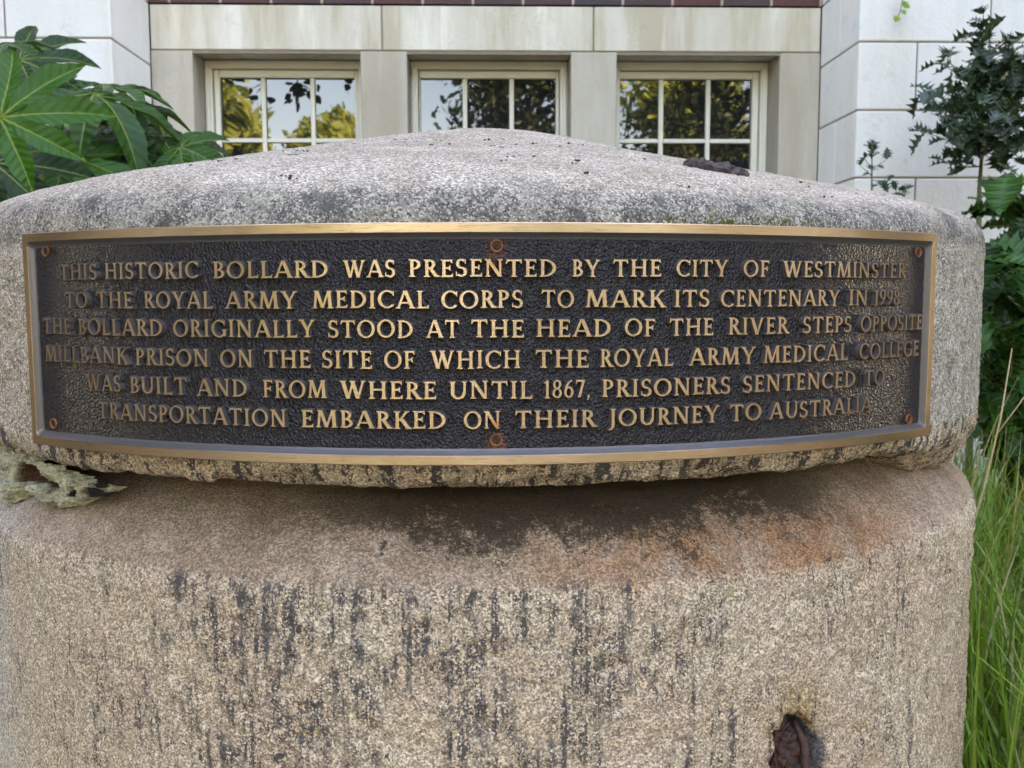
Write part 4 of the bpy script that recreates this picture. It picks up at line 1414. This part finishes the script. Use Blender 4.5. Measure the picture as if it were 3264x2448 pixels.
# ------------------------------------------------------------------ grass
def blades(n, area, hmin, hmax, width, tints, lean, seed, flop=0.5):
    rg = np.random.default_rng(seed)
    x = rg.uniform(area[0], area[1], n)
    y = rg.uniform(area[2], area[3], n)
    ok = np.hypot(x - AX, y - AY) > 0.70
    x, y = x[ok], y[ok]
    n = len(x)
    hgt = rg.uniform(hmin, hmax, n)
    az = rg.uniform(0, 2 * np.pi, n)
    bend = rg.uniform(0.1, 1.0, n) ** 1.5 * flop
    ns = 8
    q = np.linspace(0, 1, ns)
    ang = (0.12 * rg.random(n))[:, None] + bend[:, None] * 2.6 * q[None] ** 1.6      # from vertical
    dl = hgt[:, None] / (ns - 1)
    hx = np.concatenate([np.zeros((n, 1)), np.cumsum(np.sin(ang[:, :-1]) * dl, 1)], 1)
    hz = np.concatenate([np.zeros((n, 1)), np.cumsum(np.cos(ang[:, :-1]) * dl, 1)], 1)
    cx = x[:, None] + hx * np.cos(az)[:, None] + lean[0] * hz
    cy = y[:, None] + hx * np.sin(az)[:, None] + lean[1] * hz
    # keep blades out of the stone
    dx, dy = cx - AX, cy - AY
    rr = np.hypot(dx, dy)
    push = np.maximum(0.684 / np.maximum(rr, 1e-3), 1)
    cx, cy = AX + dx * push, AY + dy * push
    w = width * rg.uniform(0.6, 1.3, n)[:, None] * (1 - q[None] ** 2.2) + 0.0002
    tw = az + np.pi / 2 + rg.normal(0, .5, n)
    sx, sy = np.cos(tw)[:, None] * w, np.sin(tw)[:, None] * w
    A = np.stack([cx - sx, cy - sy, hz], -1)
    B = np.stack([cx + sx, cy + sy, hz + 0.15 * w], -1)
    V = np.stack([A, B], 2).reshape(-1, 3)
    i = np.arange(ns - 1) * 2
    f = np.stack([i, i + 1, i + 3, i + 2], -1)
    Fc = (f[None] + (np.arange(n) * ns * 2)[:, None, None]).reshape(-1, 4)
    t = rg.choice(tints[0], n, p=tints[1]) + rg.uniform(-0.1, 0.1, n) * 0.8
    uv = np.stack([np.repeat(np.clip(t, 0, 1), ns * 2), np.tile(np.repeat(q, 2), n)], -1)
    return V, Fc, uv


V1, F1, U1 = blades(12000, (0.55, 2.3, 0.95, 3.0), 0.35, 0.80, 0.0030, ([0.2, 0.45, 0.7, 0.9], [.14, .36, .34, .16]), (0.0, 0.0), 3, 1.0)
V2, F2, U2 = blades(900, (0.60, 1.5, 0.80, 1.7), 0.45, 0.75, 0.0034, ([0.45, 0.7, 0.9], [.4, .4, .2]), (0.0, 0.0), 4, 0.9)
V3, F3, U3 = blades(150, (0.75, 2.0, 1.2, 2.6), 0.5, 0.95, 0.0018, ([0.9, 0.98], [.8, .2]), (0.0, 0.0), 6, 0.45)
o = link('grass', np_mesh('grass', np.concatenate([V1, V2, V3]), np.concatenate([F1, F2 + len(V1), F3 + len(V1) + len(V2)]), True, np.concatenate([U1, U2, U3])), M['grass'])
tag(o, 'long green meadow grass with dry straw stalks right of the bollard', 'grass', None, 'stuff')
# one tall dry stalk standing clear of the grass
b = MB()
a0_, a1_, a2_, a3_ = at(3085, 1720, 1.55), at(3135, 1560, 1.55), at(3190, 1330, 1.55), at(3226, 1110, 1.55)
g0 = Vector((a0_.x - 0.10, a0_.y, 0))
b.tube([Vector((0, 0, 0)), a0_ - g0, a1_ - g0, a2_ - g0, a3_ - g0], [0.0024, .0022, .002, .0016, .0008], 6)
b.tube([a2_ - g0 - Vector((0.01, 0, 0.035)), at(3240, 1300, 1.55) - g0, at(3290, 1230, 1.55) - g0], [.0012, .001, .0006], 5)
o = b.build('grass_stalk', plain('straw', (0.46, 0.33, 0.18), 0.6))
o.location = g0
tag(o, 'tall dry straw stalk leaning out of the grass beside the bollard', 'grass stalk')


# ------------------------------------------------------------------ trees on the viewer's side, mirrored in the panes, plus unseen ones added to dim the bronze
def tree(name, base, height, clumps, nleaf, lsize, mat, label, group, seed, spread=1.0):
    rg = np.random.default_rng(seed)
    base = Vector(base)
    t = thing(name, label, 'tree', base, 0, group)
    b = MB()
    b.tube([(0, 0, 0), (0.05, 0.02, height * .25), (-.04, .05, height * .5), (0.03, 0, height * .85)], [height * .030, height * .024, height * .017, height * .006], 10)
    pts = []
    for (cx, cy, cz, r) in clumps:
        b.tube([(0, 0, min(cz * .6, height * .6)), (cx * .5, cy * .5, cz * .8), (cx, cy, cz)], [height * .010, height * .006, height * .002], 6)
        k = int(nleaf * r ** 2 / sum(c[3] ** 2 for c in clumps))
        d = rg.normal(size=(k, 3))
        d /= np.linalg.norm(d, axis=1, keepdims=True)
        rad = r * rg.uniform(0.35, 1.08, (k, 1)) ** 0.6
        p = np.array([[cx, cy, cz]]) + d * rad * np.array([[1, 1, .85]])
        keep = vnoise(p + 50, 1.6 / max(r, .5), seed) > -0.28
        pts.append(p[keep])
    b.build('trunk', M['bark'], t)
    pts = np.concatenate(pts)
    n = len(pts)
    proto = (np.array([(0, 0, 0), (.5, .3, .06), (1, 0, -.08), (.5, -.3, .06)], float), np.array([(0, 1, 2), (0, 2, 3)]))
    scatter('crown', proto, pts, rg.normal(size=(n, 3)), rg.normal(size=(n, 3)) + np.array([[0, .3, .8]]), lsize * rg.uniform(.6, 1.3, n), mat, t)
    return t


def clumpset(seed, n, rx, z0, z1, r):
    rg = random.Random(seed)
    return [(rg.uniform(-rx, rx) * (1 - .5 * (i / n) ** 2), rg.uniform(-rx, rx) * .8, z0 + (z1 - z0) * (i + rg.random()) / n, r * rg.uniform(.7, 1.2)) for i in range(n)]


TG = 'trees opposite the building'
tree('yellowing_tree', (-8.3, -16.5, 0), 11, clumpset(1, 30, 2.3, 1.5, 10.5, 1.5), 40000, .30, M['yleaf'], 'sunlit yellow-green tree mirrored in the left window', TG, 21)
tree('yellowing_tree', (-5.2, -24, 0), 7.6, clumpset(2, 12, 0.9, 1.5, 6.7, 1.0), 14000, .30, M['yleaf'], 'smaller sunlit yellow tree mirrored low in the left window', TG, 22)
tree('yellowing_tree', (7.5, -23, 0), 9, clumpset(8, 14, 2.4, 1.0, 8.4, 1.3), 12000, .34, M['yleaf'], 'sunlit yellow tree glimpsed behind the dark evergreen in the right window', TG, 29)
tree('evergreen_tree', (0.6, -9.5, 0), 7.0, clumpset(3, 18, 1.7, 1.6, 6.6, 1.0), 16000, .15, M['dleaf'], 'dark evergreen tree mirrored in the middle window', TG, 23)
tree('evergreen_tree', (4.6, -9.0, 0), 8.5, clumpset(4, 15, 1.7, 1.6, 8.0, 1.05), 13000, .15, M['dleaf'], 'dark evergreen tree mirrored in the right window', TG, 24)
for x, y, h, sd, lab in ((9.0, -6.0, 9.5, 25, 'unseen tall dark evergreen added beyond the right end of the path to darken the bronze'), (5.3, 0.6, 7.5, 26, 'unseen dark evergreen added on the right, level with the bollard, to darken the bronze'),
                        (-7.4, -5.4, 9.5, 27, 'unseen tall dark evergreen added beyond the left end of the path to darken the bronze'), (-5.0, 0.4, 7.5, 28, 'unseen dark evergreen added on the left, level with the bollard, to darken the bronze')):
    tree('evergreen_tree', (x, y, 0), h, clumpset(sd, 16, 1.7, 0.7, h - .6, 1.35), 12000, .36, M['dleaf'], lab, TG, sd)  # unseen trees added to block side sky from the ends of the plaque

# far-off wood that closes the view behind the trees
rgw = np.random.default_rng(77)
nw = 9000
wx = rgw.uniform(7, 42, nw) * rgw.choice([-1, 1], nw)
top = 8.0 + 2.2 * vnoise(np.stack([wx, wx * 0, wx * 0], -1), 0.16, 71) + 1.0 * vnoise(np.stack([wx, wx * 0, wx * 0], -1), 0.6, 72)
wp = np.stack([wx, -46 + rgw.normal(0, 1.6, nw), top * rgw.uniform(0.02, 1, nw) ** 0.7], -1)
proto_w = (np.array([(0, 0, 0), (.5, .35, .06), (1, 0, -.08), (.5, -.35, .06)], float), np.array([(0, 1, 2), (0, 2, 3)]))
tag(scatter('distant_wood', proto_w, wp, rgw.normal(size=(nw, 3)), rgw.normal(size=(nw, 3)) + np.array([[0, .5, .8]]), rgw.uniform(.7, 1.5, nw), M['yleaf'], None),
    'far-off sunlit wood mirrored low in the windows', 'wood', None, 'stuff')

# overhanging branch with broad leaves
mg = thing('broadleaf_tree', 'broad-leaved tree whose dark hanging sprays show in the left window', 'tree', (-4.2, -0.4, 0))
b = MB()
b.tube([(0, 0, 0), (.1, 0, 1.5), (.0, .1, 3.2), (.3, .1, 4.6)], [.12, .10, .08, .04], 10)
twg = [[(0, .1, 3.3), (1.2, .5, 3.9), (2.2, .8, 3.9), (2.50, .9, 3.35), (2.55, .92, 2.75)], [(2.2, .8, 3.9), (2.8, 1.0, 3.6), (2.95, 1.0, 3.05)], [(1.2, .5, 3.9), (1.9, .9, 3.6), (2.1, 1.0, 2.95)]]
for pl in twg:
    b.tube(pl, [.02 * (1 - .2 * i) for i in range(len(pl))], 6)
b.build('trunk', M['bark'], mg)
lp = []
for c_, n_, s_ in (((2.55, .95, 2.80), 12, .05), ((2.58, .95, 2.92), 7, .06), ((2.95, 1.0, 3.0), 9, .07), ((2.1, 1.0, 2.95), 9, .10), ((2.5, .9, 3.5), 12, .2), ((2.62, .95, 2.64), 1, .01)):
    for _ in range(n_):
        lp.append([c_[j] + random.gauss(0, s_) for j in range(3)])
lp = np.array(lp)
scatter('crown', spiny_leaf(1, .36, 0.0, .2, .15), lp, rng.normal(size=(len(lp), 3)) + np.array([[0, 0, -.6]]), rng.normal(size=(len(lp), 3)) + np.array([[0, 1., .3]]), rng.uniform(.08, .125, len(lp)), M['bleaf'], mg)
